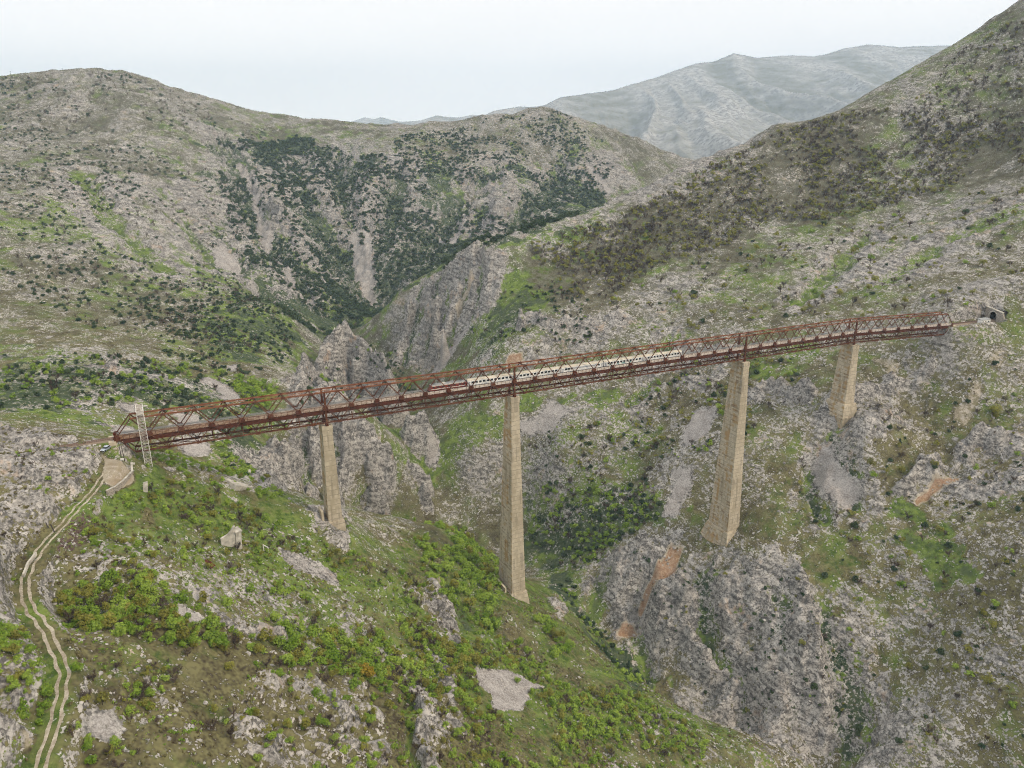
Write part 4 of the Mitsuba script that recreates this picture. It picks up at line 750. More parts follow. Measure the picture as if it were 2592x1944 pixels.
# deck: cross girders, two long girders, trough, panels, railing, track
for n in range(44):
    m = Parts().bar(at(n, 0.3, -1.75), at(n, WIDE - 0.3, -1.75), 0.34, 1.5)
    if 0 < n < 43:
        m.bar(at(n, 0.25, LOW + 0.3), at(n, WIDE / 2, -2.4), 0.2, 0.2).bar(at(n, WIDE - 0.25, LOW + 0.3), at(n, WIDE / 2, -2.4), 0.2, 0.2)
    m.build(f'{V}__cross_frame', 'dark_rust')
spans = [(SUPPORTS[i], SUPPORTS[i + 1]) for i in range(5)]
for s0, s1 in spans:
    for off in (0.45, WIDE - 0.45):
        g_ = Parts().bar(at(s0, off, -1.85), at(s1, off, -1.85), 0.12, 1.7).bar(at(s0, off, -2.72), at(s1, off, -2.72), 0.5, 0.12).bar(at(s0, off, -1.0), at(s1, off, -1.0), 0.5, 0.12)
        g_.build(f'{V}__deck_girder', 'dark_rust')
    Parts().bar(at(s0, WIDE / 2, -1.06), at(s1, WIDE / 2, -1.06), WIDE - 1.6, 0.26).build(f'{V}__ballast_trough', 'ballast')
    for off in (0.75, WIDE - 0.75):
        Parts().bar(at(s0, off, -0.78), at(s1, off, -0.78), 0.62, 0.12).build(f'{V}__walkway', 'panel')
    for off in (WIDE / 2 - 0.74, WIDE / 2 + 0.74):
        Parts().bar(at(s0, off, -0.72), at(s1, off, -0.72), 0.09, 0.17).build(f'{V}__rail', 'rail_steel')
    sl = Parts()
    for j in np.arange(s0 * PANEL + 0.3, s1 * PANEL - 0.2, 0.75):
        sl.bar(at(j / PANEL, WIDE / 2 - 1.25, -0.86), at(j / PANEL, WIDE / 2 + 1.25, -0.86), 0.24, 0.14)
    k = sl.build(f'{V}__sleepers', 'sleeper')
    tag(k, kind='stuff')
per = 5
for k in range(43 * per):
    a, b = (k + 0.04) / per, (k + 0.96) / per
    key = Parts().bar(at(a, 0.36, -0.22), at(b, 0.36, -0.22), 0.07, 1.35).build(f'{V}__parapet_panel', 'panel')
posts = Parts()
for k in range(43 * per):
    posts.bar(at((k + 1.0) / per, 0.36, -1.0), at((k + 1.0) / per, 0.36, 0.46), 0.12, 0.14, up=DIR1)
tag(posts.build(f'{V}__parapet_posts', 'dark_rust'), kind='stuff')
far = Parts()
for k in range(43 * per + 1):
    far.bar(at(min(k / per, 43), WIDE - 0.42, -1.0), at(min(k / per, 43), WIDE - 0.42, 0.55), 0.10, 0.10, up=DIR1)
for s0, s1 in spans:
    for u, h in ((0.5, 0.10), (-0.05, 0.62), (-0.65, 0.12)):
        far.bar(at(s0, WIDE - 0.42, u), at(s1, WIDE - 0.42, u), 0.05, h)
tag(far.build(f'{V}__railing', 'grey_paint'), 'grey railing along the far side of the deck', kind='stuff')
# piers of board-marked concrete
PIERS = [(7, 4.3, 6.0, 6.4, 8.2, 0), (15, 4.3, 7.5, 8.2, 16.0, 1), (28, 4.4, 10.0, 9.6, 17.0, 2), (36, 4.8, 10.0, 8.2, 12.6, 3)]
for n, a0, b0, a1, b1, kind in PIERS:
    top = at(n, WIDE / 2, LOW - 1.5)
    ex, ey = flat(DIR1), ACROSS1
    if kind == 3:
        ex, ey = flat(DIR1 + DIR2), BISECT
    base = top.copy()
    base[2] = PIER_FEET[kind]
    shaft = Parts().frustum(base, top - UP * 3.2, ex, ey, a1 / 2, b1 / 2, a0 / 2, b0 / 2)
    pk = shaft.build(f'{V}__pier', 'concrete')
    Parts().frustum(top - UP * 3.2, top, ex, ey, a0 / 2 + 0.18, b0 / 2 + 0.18, a0 / 2 + 0.22, b0 / 2 + 0.22).build(f'{pk}__cap', 'concrete')
    for off in (-WIDE / 2, WIDE / 2):
        Parts().box(top + ey * off + UP * 0.55, ex, ey, (1.3, 1.1, 1.1)).build(f'{pk}__bearing', 'dark_rust')
    foot = Parts()
    if kind == 0:
        foot.frustum(base - UP * 14, base + UP * 0.2, ex, ey, a1 / 2 + 1.5, b1 / 2 + 2.2, a1 / 2 + 0.7, b1 / 2 + 0.8)
        foot.box(base - ex * 5.5 + UP * 1.5 - ey * 0.5, ex, ey, (1.0, 6.0, 9))
    elif kind == 1:
        foot.frustum(base - UP * 16, base + UP * 0.2, ex, ey, a1 / 2 + 2.6, b1 / 2 + 3.6, a1 / 2 + 0.6, b1 / 2 + 0.8)
        foot.box(base - ex * 7.5 + UP * 1.0, ex, ey, (1.0, 15.0, 8))
    elif kind == 2:
        foot.frustum(base - UP * 20, base + UP * 0.2, ex, ey, a1 / 2 + 5.5, b1 / 2 + 6.5, a1 / 2 + 0.7, b1 / 2 + 0.9)
    else:
        foot.frustum(base - UP * 8.5, base + UP * 0.2, ex, ey, a1 / 2 + 2.6, b1 / 2 + 2.6, a1 / 2 + 1.0, b1 / 2 + 1.0)
        foot.frustum(base - UP * 15, base - UP * 8, ex, ey, a1 / 2 + 3.4, b1 / 2 + 3.4, a1 / 2 + 3.2, b1 / 2 + 3.2)
    foot.build(f'{pk}__footing', 'concrete')
# abutments
for n, s, d, ac in ((0, -1, DIR1, ACROSS1), (43, 1, DIR2, ACROSS2)):
    c = at(n, WIDE / 2, 0) + flat(d) * s * 1.6
    Parts().frustum(c - UP * 14, c - UP * 1.15, flat(d), ac, 2.2, 4.6, 1.3, 3.9).build(f'{V}__abutment', 'concrete')
tag(V, 'rusty red steel truss railway viaduct on four tall concrete piers, spanning the gorge', 'bridge')

# ------------------------------------------------------------------ the train: a locomotive and five passenger coaches
def coach_paint(p, n, uv):
    a = noise(p.x * 0.4, p.y * 0.4, p.z * 0.3)
    return mix((0.62, 0.62, 0.60), (0.74, 0.74, 0.72), a)


def roof_paint(p, n, uv):
    a = fbm(p.x * 0.3, p.y * 0.3, p.z, 2)
    return mix((0.48, 0.44, 0.35), (0.62, 0.58, 0.48), a)


scene['coach_paint'] = two({'type': 'principled', 'base_color': mikit.proc(coach_paint), 'roughness': 0.45})
scene['roof_paint'] = two({'type': 'diffuse', 'reflectance': mikit.proc(roof_paint)})
scene['window_glass'] = two({'type': 'principled', 'base_color': {'type': 'rgb', 'value': [0.02, 0.025, 0.03]}, 'roughness': 0.1})
scene['grey_band'] = matt((0.36, 0.38, 0.40))
scene['teal_paint'] = matt((0.10, 0.28, 0.26))
scene['loco_red'] = two({'type': 'principled', 'base_color': {'type': 'rgb', 'value': [0.16, 0.028, 0.02]}, 'roughness': 0.4})
scene['cream_paint'] = matt((0.62, 0.58, 0.50))
RAIL_TOP = -0.62
LOCO = np.array(TRAIN_START)      # metres along the viaduct: nose of the locomotive, head of the first coach


def frame(s0, s1):
    """Origin on the track centre at s0 metres, with unit axes along and across, for a vehicle from s0 to s1."""
    a, b = at(s0 / PANEL, WIDE / 2, RAIL_TOP), at(s1 / PANEL, WIDE / 2, RAIL_TOP)
    ex = (b - a) / np.linalg.norm(b - a)
    ey = np.cross(UP, ex)
    ey /= np.linalg.norm(ey)
    return a, ex, ey, np.cross(ex, ey), np.linalg.norm(b - a)


def shell(section, o, ex, ey, ez, x0, x1, nose=0.0):
    """A body drawn along the track from a cross-section (across, up)."""
    m, n = Parts(), len(section)
    rings = [(x0, 1.0), (x1, 1.0)] if not nose else [(x0, 1 - nose), (x0 + 0.5, 1.0), (x1 - 0.5, 1.0), (x1, 1 - nose)]
    v = [o + ex * x + ey * (y * k) + ez * z for x, k in rings for y, z in section]
    f = []
    for r in range(len(rings) - 1):
        for i in range(n):
            j = (i + 1) % n
            f += [(r * n + i, r * n + j, (r + 1) * n + j), (r * n + i, (r + 1) * n + j, (r + 1) * n + i)]
    for base_, flip in ((0, 1), ((len(rings) - 1) * n, 0)):
        for i in range(1, n - 1):
            f.append((base_, base_ + i + 1, base_ + i) if flip else (base_, base_ + i, base_ + i + 1))
    return m.put(v, f)


def bogie(key, o, ex, ey, ez, x):
    k = Parts().box(o + ex * x + ez * 0.62, ex, ey, (3.2, 2.1, 0.35)).build(f'{key}__bogie', 'dark_steel')
    for dx in (-1.25, 1.25):
        for y in (-0.74, 0.74):
            c = o + ex * (x + dx) + ey * y + ez * 0.46
            Parts().tube(c - ey * 0.07, c + ey * 0.07, 0.46, 0.46, 12).build(f'{k}__wheel', 'rail_steel')


SIDE = [(-1.38, 1.0), (-1.41, 1.9), (-1.41, 2.9), (-1.36, 3.35)]
SECTION = SIDE + [(1.36, 3.35), (1.41, 2.9), (1.41, 1.9), (1.38, 1.0)]
ROOF = [(-1.37, 3.33), (-1.15, 3.72), (-0.7, 3.96), (0, 4.05), (0.7, 3.96), (1.15, 3.72), (1.37, 3.33)]
COACH_LABELS = ['cream roofed white coach right behind the red locomotive', 'second white coach from the locomotive, just right of the tallest pier', 'middle coach of the train with a long plain grey band instead of windows',
                'white coach with teal patches on its side, fourth behind the locomotive', 'last white coach at the tail of the train']
s = TRAIN_START[1]
for i in range(5):
    o, ex, ey, ez, _ = frame(s, s + COACH_LENGTH)
    ln = COACH_LENGTH
    k = 'passenger_coach' if i == 0 else f'passenger_coach_{i:03d}'
    shell(SECTION, o, ex, ey, ez, 0.35, ln - 0.35, 0.06).build(f'{k}__body', 'coach_paint')
    shell(ROOF, o, ex, ey, ez, 0.30, ln - 0.30, 0.12).build(f'{k}__roof', 'roof_paint', 35)
    Parts().box(o + ex * (ln / 2) + ez * 0.86, ex, ey, (ln - 1.2, 2.3, 0.34)).build(f'{k}__underframe', 'dark_steel')
    for side in (-1, 1):
        y = side * 1.425
        if i == 2:
            Parts().box(o + ex * (ln * 0.55) + ey * y + ez * 2.45, ex, ey, (ln * 0.58, 0.03, 0.75)).build(f'{k}__grey_panel', 'grey_band')
            spots = [2.9, 4.6, 6.3, ln - 3.2]
        else:
            spots = np.linspace(2.9, ln - 2.9, 11)
        for x in spots:
            Parts().box(o + ex * x + ey * y + ez * 2.45, ex, ey, (1.35, 0.04, 1.0)).build(f'{k}__window', 'window_glass')
        for x in (1.15, ln - 1.15):
            Parts().box(o + ex * x + ey * y + ez * 2.05, ex, ey, (0.85, 0.05, 1.95)).build(f'{k}__door', 'grey_band')
        if i == 3:
            for x, w in ((4.2, 1.3), (9.0, 0.9), (12.4, 2.0), (17.0, 1.1)):
                Parts().box(o + ex * x + ey * y + ez * 1.6, ex, ey, (w, 0.03, 0.55)).build(f'{k}__paint_patch', 'teal_paint')
    for x in (-0.02, ln + 0.02):
        Parts().box(o + ex * x + ez * 2.2, ex, ey, (0.75, 1.0, 2.2)).build(f'{k}__gangway', 'dark_steel') if (i, x > 1) != (4, True) else None
    for x in (4.2, ln - 4.2):
        bogie(k, o, ex, ey, ez, x)
    tag(k, COACH_LABELS[i], 'train coach', 'coaches of the train on the viaduct')
    s += COACH_LENGTH
# locomotive: red body with cream stripe and grey roof with gear on it
o, ex, ey, ez, ln = frame(TRAIN_START[0], TRAIN_START[1] - 0.3)
k = 'locomotive'
LSEC = [(-1.40, 0.95), (-1.45, 1.6), (-1.45, 2.6), (-1.30, 3.35), (1.30, 3.35), (1.45, 2.6), (1.45, 1.6), (1.40, 0.95)]
shell(LSEC, o, ex, ey, ez, 0.9, ln, 0.1).build(f'{k}__body', 'loco_red')
Parts().frustum(o + ex * 0.75 + ez * 1.0, o + ex * 1.25 + ez * 2.3, ex, ey, 0.75, 1.35, 0.35, 1.25).build(f'{k}__nose', 'loco_red')
shell([(-1.28, 3.34), (-0.95, 3.70), (0.95, 3.70), (1.28, 3.34)], o, ex, ey, ez, 1.1, ln - 0.2, 0.1).build(f'{k}__roof', 'grey_paint')
for side in (-1, 1):
    Parts().box(o + ex * (ln / 2) + ey * side * 1.47 + ez * 1.62, ex, ey, (ln - 1.6, 0.03, 0.32)).build(f'{k}__stripe', 'cream_paint')
    Parts().box(o + ex * (ln / 2) + ey * side * 1.36 + ez * 3.22, ex, ey, (ln - 3.0, 0.08, 0.3)).build(f'{k}__upper_stripe', 'cream_paint')
    for x in (2.2, ln - 1.2):
        Parts().box(o + ex * x + ey * side * 1.45 + ez * 2.55, ex, ey, (0.9, 0.05, 0.75)).build(f'{k}__cab_window', 'window_glass')
    for x in np.linspace(4.2, ln - 3.4, 5):
        Parts().box(o + ex * x + ey * side * 1.45 + ez * 2.5, ex, ey, (1.2, 0.05, 0.6)).build(f'{k}__grille', 'dark_steel')
Parts().frustum(o + ex * 1.0 + ez * 2.45, o + ex * 1.32 + ez * 3.2, ex, ey, 0.12, 1.15, 0.12, 1.05).build(f'{k}__windscreen', 'window_glass')
for x, w in ((3.5, 1.6), (7.5, 2.2), (11.5, 1.8)):
    Parts().box(o + ex * x + ez * 3.86, ex, ey, (w, 1.1, 0.34)).build(f'{k}__roof_box', 'cream_paint' if w > 2 else 'grey_paint')
for x in (2.6, ln - 2.4):
    p_ = Parts()
    for y in (-0.5, 0.5):
        p_.bar(o + ex * (x - 0.7) + ey * y + ez * 3.7, o + ex * (x + 0.7) + ey * y + ez * 4.2, 0.08, 0.08).bar(o + ex * (x + 0.7) + ey * y + ez * 4.2, o + ex * (x - 0.6) + ey * y + ez * 4.45, 0.07, 0.07)
    p_.bar(o + ex * (x - 0.6) - ey * 0.8 + ez * 4.45, o + ex * (x - 0.6) + ey * 0.8 + ez * 4.45, 0.14, 0.08)
    p_.build(f'{k}__pantograph', 'dark_steel')
Parts().box(o + ex * (ln / 2) + ez * 0.8, ex, ey, (ln - 2.0, 2.4, 0.35)).build(f'{k}__underframe', 'dark_steel')
Parts().frustum(o + ex * 0.35 + ez * 0.25, o + ex * 0.45 + ez * 0.85, ex, ey, 0.12, 1.2, 0.12, 1.3).build(f'{k}__plough', 'dark_steel')
for x in (3.6, ln - 3.6):
    bogie(k, o, ex, ey, ez, x)
tag(k, 'dark red electric locomotive with a cream stripe at the head of the train', 'locomotive')

# ------------------------------------------------------------------ the dirt road, the railway beside the viaduct
def ribbon(line, left, right, lift, step=0.9):
    """A strip that lies on the ground beside a line, from left to right metres off it."""
    q = np.array(line)[:, :2]
    seg = np.r_[0, np.cumsum(np.hypot(*np.diff(q, axis=0).T))]
    t = np.arange(0, seg[-1], step)
    c = np.stack([np.interp(t, seg, q[:, i]) for i in (0, 1)], 1)
    d = np.gradient(c, axis=0)
    d /= np.linalg.norm(d, axis=1, keepdims=True)
    nrm = np.stack([d[:, 1], -d[:, 0]], 1)
    offs = np.linspace(left, right, 4)
    x, y = (c[:, None, i] + (offs[None, :] * (1 + 0.16 * np.sin(t * 0.9 + 2 * left)[:, None]) + 0.12 * np.sin(t * 0.23)[:, None]) * nrm[:, None, i] + 0.10 * (np.sin(t * 0.7 + i) + np.sin(t * 0.31))[:, None] for i in (0, 1))
    z = np.max([ground(x + a, y + b) for a, b in ((0, 0), (0.4, 0), (-0.4, 0), (0, 0.4), (0, -0.4))], axis=0) + lift
    n, m = x.shape
    i = np.arange(n * m).reshape(n, m)
    return np.stack([x, y, z], -1).reshape(-1, 3), np.stack([i[:-1, :-1], i[:-1, 1:], i[1:, 1:], i[1:, :-1]], -1).reshape(-1, 4)


def rut_colour(p, n, uv):
    return mix((0.24, 0.205, 0.15), (0.46, 0.42, 0.34), stretch(0.5 * noise(p.x * 0.5, p.y * 0.5, 0) + 0.5 * noise(p.x * 2.1, p.y * 2.1, 0), 1.6))


scene['rut_earth'] = two({'type': 'diffuse', 'reflectance': mikit.proc(rut_colour)})
for a, b in ((-1.35, -0.6), (0.55, 1.3)):
    k = add('dirt_road__wheel_track', ribbon(ROAD_LINE[:-3], a, b, 0.05), 'rut_earth', True)
tag('dirt_road', kind='structure')


def railway(key, s0, s1, n_end, side, d, ac):
    """Ballast, sleepers and two rails on the bank beyond one end of the viaduct."""
    o = at(n_end, WIDE / 2, RAIL_TOP) + flat(d) * side * 0.6
    p = lambda s, y, z: o + flat(d) * side * s + ac * y + UP * z
    Parts().frustum(p(s0, 0, -1.6), p(s0, 0, -0.28), flat(d), ac, 0.1, 2.4, 0.1, 1.5).put(*[(lambda v: (v, [(0, 1, 3), (0, 3, 2), (2, 3, 5), (2, 5, 4), (4, 5, 7), (4, 7, 6)]))(
        [p(s, y, z) for y, z in ((-2.6, -1.6), (-1.5, -0.28), (1.5, -0.28), (2.6, -1.6)) for s in (s0, s1)])][0]).build(f'{key}__ballast', 'ballast')
    for y in (-0.74, 0.74):
        Parts().bar(p(s0, y, -0.08), p(s1, y, -0.08), 0.09, 0.17).build(f'{key}__rail', 'rail_steel')
    sl = Parts()
    for s in np.arange(s0 + 0.4, s1, 0.75):
        sl.bar(p(s, -1.25, -0.22), p(s, 1.25, -0.22), 0.24, 0.16)
    tag(sl.build(f'{key}__sleepers', 'sleeper'), kind='stuff')


railway('railway_track', 0, 46, 0, -1, DIR1, ACROSS1)
tag('railway_track', kind='structure')
railway('tunnel_track', 0, 42, 43, 1, DIR2, ACROSS2)
tag('tunnel_track', kind='structure')

# ------------------------------------------------------------------ the maintenance gantry round the left end
GN, GX0, GX1 = 0.82, -1.5, WIDE + 1.4
e1 = flat(DIR1)


def clad(key, p0, p1, ex, w, ey, dpt, bsdf='white_paint'):
    """A lattice tower from p0 to p1: corner posts, close rungs and a thin lining."""
    m = Parts()
    for sx in (-1, 1):
        for sy in (-1, 1):
            m.bar(p0 + ex * sx * w / 2 + ey * sy * dpt / 2, p1 + ex * sx * w / 2 + ey * sy * dpt / 2, 0.17, 0.17, up=ey)
    m.build(f'{key}__post', bsdf)
    L_ = np.linalg.norm(p1 - p0)
    t = (p1 - p0) / L_
    r = Parts()
    for j, s in enumerate(np.arange(0.35, L_, 0.62)):
        for sy in (-1, 1):
            q0 = p0 + t * s + ey * sy * dpt / 2
            r.bar(q0 - ex * w / 2, q0 + ex * w / 2 + t * (0.55 if j % 2 else -0.3), 0.06, 0.19, up=ey)
    tag(r.build(f'{key}__rungs', 'gantry_lining'), kind='stuff')
    if 'beam' in key:
        Parts().bar(p0, p1, w - 0.3, dpt - 0.4, up=ey).build(f'{key}__lining', 'gantry_lining')


def lining_colour(p, n, uv):
    return mix((0.30, 0.26, 0.22), (0.64, 0.62, 0.58), stretch(0.6 * noise(p.x * 1.2, p.y * 1.2, p.z * 2.2) + 0.4 * noise(p.x * 3, p.y * 3, p.z * 5), 2.0))


scene['gantry_lining'] = two({'type': 'diffuse', 'reflectance': mikit.proc(lining_colour)})
for off in (GX0, GX1):
    b = at(GN, off, 0)
    foot = b.copy()
    foot[2] = ground(b[0], b[1]) - 0.5
    clad('maintenance_gantry__leg' if off == GX0 else 'maintenance_gantry__far_leg', foot, at(GN, off, HIGH + 1.4), e1, 2.5, ACROSS1, 1.3)
clad('maintenance_gantry__beam', at(GN, GX0 - 0.7, HIGH + 2.1), at(GN, GX1 + 0.7, HIGH + 2.1), e1, 2.5, UP, 1.5)
tag('maintenance_gantry', 'whitish lattice maintenance gantry straddling the left end of the viaduct', 'gantry')


# ------------------------------------------------------------------ small things by the road
def on(x, y, lift=0.0):
    return np.array([x, y, float(ground(x, y)) + lift])


# the parked car
scene['car_paint'] = two({'type': 'principled', 'base_color': {'type': 'rgb', 'value': [0.36, 0.41, 0.47]}, 'roughness': 0.3, 'metallic': 0.4, 'clearcoat': 0.6})
scene['tyre'] = matt((0.02, 0.02, 0.02))
scene['lamp_glass'] = two({'type': 'principled', 'base_color': {'type': 'rgb', 'value': [0.75, 0.76, 0.78]}, 'roughness': 0.15})
c = on(*SPOTS['car'][0])
gz = max(float(ground(c[0] + a, c[1] + b)) for a in (-1.5, 0, 1.5) for b in (-1.5, 0, 1.5))
fx = np.array([-0.16, -0.987, 0])
fy = np.array([0.987, -0.16, 0])
o = np.array([c[0], c[1], gz + 0.02])
hull = [(-2.1, 0.32), (-2.15, 0.75), (-1.95, 0.98), (0.95, 0.95), (1.95, 0.80), (2.12, 0.60), (2.1, 0.30), (1.75, 0.28), (1.66, 0.52), (1.38, 0.64), (1.10, 0.52), (1.02, 0.26), (-1.0, 0.26), (-1.08, 0.52), (-1.36, 0.64), (-1.64, 0.52), (-1.72, 0.28)]
Parts().prism(hull, o - fy * 0.84, fx, fy, UP, 1.68).build('parked_car__body', 'car_paint')
Parts().frustum(o - fx * 0.55 + UP * 0.95, o - fx * 0.62 + UP * 1.42, fx, fy, 1.45, 0.80, 0.85, 0.62).build('parked_car__cabin', 'window_glass')
Parts().frustum(o - fx * 0.62 + UP * 1.405, o - fx * 0.62 + UP * 1.47, fx, fy, 0.90, 0.65, 0.80, 0.56).build('parked_car__roof', 'car_paint')
for x in (1.38, -1.36):
    for y in (-0.8, 0.8):
        w = o + fx * x + fy * y + UP * 0.31
        Parts().tube(w - fy * 0.1, w + fy * 0.1, 0.31, 0.31, 14).build('parked_car__wheel', 'tyre')
for y in (-0.6, 0.6):
    Parts().box(o + fx * 2.08 + fy * y + UP * 0.66, fx, fy, (0.12, 0.36, 0.14)).build('parked_car__headlight', 'lamp_glass')
    Parts().box(o - fx * 2.12 + fy * y + UP * 0.80, fx, fy, (0.08, 0.34, 0.14)).build('parked_car__tail_light', 'loco_red')
Parts().box(o + fx * 2.12 + UP * 0.42, fx, fy, (0.14, 1.6, 0.18)).build('parked_car__bumper', 'dark_steel')
tag('parked_car', 'silver blue car parked on the dirt pad below the left end of the viaduct', 'car')
# a sign between two dark masts
a = on(*SPOTS['sign'][0], -0.3)
Parts().tube(a, a + UP * 8.0, 0.14, 0.11).build('signpost__mast', 'dark_steel')
Parts().tube(a + e1 * 0.9 + ACROSS1 * 0.3, a + e1 * 0.6 + ACROSS1 * 0.3 + UP * 7.6, 0.13, 0.10).build('signpost__mast', 'dark_steel')
Parts().box(a + np.array([0.3, -0.25, 1.2]), [1, 0.1, 0], [0, 1, 0], (1.35, 0.06, 0.9)).build('signpost__board', 'white_paint')
tag('signpost', 'two dark masts with a white board, beside the parked car', 'sign')


def stone_wall_colour(p, n, uv):
    v1, v2, r = mikit.voronoi(p.x * 1.6 + p.y * 1.1, p.z * 2.6)
    return mix((0.13, 0.12, 0.11), mix((0.30, 0.27, 0.23), (0.42, 0.38, 0.33), r), ss(0.03, 0.14, v2 - v1))


scene['stone_wall'] = two({'type': 'diffuse', 'reflectance': mikit.proc(stone_wall_colour)})


def old_concrete(p, n, uv):
    a = fbm(p.x * 0.7, p.y * 0.7, p.z * 0.7, 3)
    return mix((0.31, 0.295, 0.255), (0.58, 0.55, 0.49), stretch(a, 2.0))


scene['old_concrete'] = two({'type': 'diffuse', 'reflectance': mikit.proc(old_concrete)})


def wall_along(key, pts, width, below, above, bsdf, cope=None):
    q = np.array([on(*p) for p in pts])
    top = np.array([max(float(ground(p[0] - 1, p[1] + 0.5)), p[2]) + above for p in q])
    d = np.gradient(q[:, :2], axis=0)
    d /= np.linalg.norm(d, axis=1, keepdims=True)
    nrm = np.stack([-d[:, 1], d[:, 0]], 1) * width / 2
    v, f = [], []
    for p, n_, t in zip(q, nrm, top):
        for s, z in ((-1, p[2] - below), (1, p[2] - below), (1, t), (-1, t)):
            v.append((p[0] + s * n_[0], p[1] + s * n_[1], z))
    for i in range(len(q) - 1):
        for k in range(4):
            j = (k + 1) % 4
            f += [(4 * i + k, 4 * i + j, 4 * i + 4 + j), (4 * i + k, 4 * i + 4 + j, 4 * i + 4 + k)]
    for b in (0, 4 * (len(q) - 1)):
        f += [(b, b + 1, b + 2), (b, b + 2, b + 3)]
    Parts().put(v, f).build(f'{key}__wall' if cope else key, bsdf)
    if cope:
        m = Parts()
        for i in range(len(q) - 1):
            m.bar([*q[i, :2], top[i] + 0.06], [*q[i + 1, :2], top[i + 1] + 0.06], width + 0.16, 0.13)
        m.build(f'{key}__coping', cope)


wall_along('retaining_wall', SPOTS['retaining'], 0.6, 3.5, 0.35, 'stone_wall', 'old_concrete')
tag('retaining_wall', 'curved stone retaining wall along the outer edge of the dirt pad', 'wall')
wall_along('low_wall', SPOTS['lowwall'], 0.5, 1.0, 1.1, 'old_concrete')
tag('low_wall', 'low grey concrete wall on the left side of the dirt road', 'wall')
# tilted slab
q = np.array([on(*p) for p in SPOTS['slab']])
c = q.mean(0)
nrm = np.cross(q[2] - q[0], q[3] - q[1])
nrm *= np.sign(nrm[2]) / np.linalg.norm(nrm)
top = [p - np.dot(p - c, nrm) * nrm + nrm * 1.5 for p in q]
m = Parts().put(top + [p - nrm * 4.0 for p in top], [(0, 1, 2), (0, 2, 3), (4, 6, 5), (4, 7, 6), *[x for i in range(4) for x in ((i, (i + 1) % 4, 4 + (i + 1) % 4), (i, 4 + (i + 1) % 4, 4 + i))]])
m.build('concrete_slab', 'old_concrete')
tag('concrete_slab', 'large pale concrete slab lying on the slope left of the first pier', 'slab')
# ruin: a swept wall and a leaning pillar
a, b, d = (on(*p) for p in SPOTS['ruin'])
ex = flat(b - a)
ey = np.cross(UP, ex)
w = np.linalg.norm((b - a)[:2])
Parts().prism([(-0.3, -2), (w + 0.4, -2), (w + 0.4, 6.2), (w - 0.3, 5.9), (w * 0.75, 4.5), (w * 0.5, 3.6), (w * 0.2, 3.1), (-0.3, 2.8)], a, ex, ey, UP, 0.8).build('ruined_wall__wing', 'old_concrete')
o = b + ey * 1.2 + ex * 0.6
Parts().frustum(o - UP * 2, o + np.array([0.5, 0.4, 6.6]), ex, ey, 1.1, 1.9, 1.0, 1.7).build('ruined_wall__pillar', 'old_concrete')
Parts().frustum(o + np.array([0.5, 0.4, 6.6]), o + np.array([0.5, 0.4, 7.0]), ex, ey, 1.3, 2.1, 1.3, 2.1).build('ruined_wall__cap', 'old_concrete')
Parts().frustum(o + ex * 1.3 + ey * 1.0 - UP * 2, o + ex * 1.5 + ey * 1.6 + UP * 4.2, ex, ey, 0.5, 1.6, 0.3, 1.2).build('ruined_wall__buttress', 'old_concrete')
tag('ruined_wall', 'ruined concrete wall with a broken pillar on the grassy slope', 'ruin')
o = on(*SPOTS['block'][0])
Parts().frustum(o - UP * 1.0, o + np.array([0.4, 0.6, 3.6]), np.array([0.8, 0.6, 0]), np.array([-0.6, 0.8, 0]), 0.9, 0.4, 0.75, 0.32).build('concrete_block', 'old_concrete')
tag('concrete_block', 'single pale concrete block standing on the green slope below the retaining wall', 'block')
a, b = (on(*p) for p in SPOTS['frame'])
m = Parts().bar(a - UP * 0.5, a + UP * 2.8, 0.25, 0.25, up=[0, 1, 0]).bar(b - UP * 0.5, b + UP * 2.6, 0.28, 0.28, up=[0, 1, 0]).bar(a + UP * 2.7, b + UP * 2.5, 0.25, 0.25)
m.build('broken_frame', 'white_paint')
tag('broken_frame', 'small whitish broken frame standing right of the ruined wall', 'frame')
o = on(*SPOTS['sheet'][0], 0.45)
Parts().frustum(o, o + np.array([0.1, -0.1, 0.10]), np.array([0.8, -0.5, -0.34]), np.array([0.5, 0.8, 0.1]), 2.2, 1.1, 2.1, 1.0).build('rusty_sheet', 'dark_rust')
tag('rusty_sheet', 'rusty brown metal sheet lying on the stony slope below the ruined wall', 'metal sheet')
for i, p in enumerate(SPOTS['posts']):
    o = on(*p, -0.4)
    k = Parts().bar(o, o + np.array([-2.1 + 0.4 * i, 1.2, 2.6]), 0.28, 0.28).build('leaning_post', 'dark_steel')
    tag(k, 'dark post leaning against the rock cut left of the dirt road, ' + ('upper one' if i else 'lower one'), 'post', 'leaning posts by the road')
for i, p in enumerate(SPOTS['poles']):
    o = on(*p, -1)
    k = 'utility_pole' if i == 0 else f'utility_pole_{i:03d}'
    Parts().tube(o, o + UP * 12, 0.32, 0.22, 6).build(f'{k}__pole', 'dark_steel')
    Parts().bar(o + UP * 11 - np.array([1.6, 0, 0]), o + UP * 11 + np.array([1.6, 0, 0]), 0.2, 0.2).build(f'{k}__cross_arm', 'dark_steel')
    tag(k, ['thin utility pole on the left skyline, nearest the picture edge', 'middle one of the three thin utility poles on the left skyline', 'thin utility pole on the left skyline, nearest the valley'][i], 'pole', 'utility poles on the left skyline')

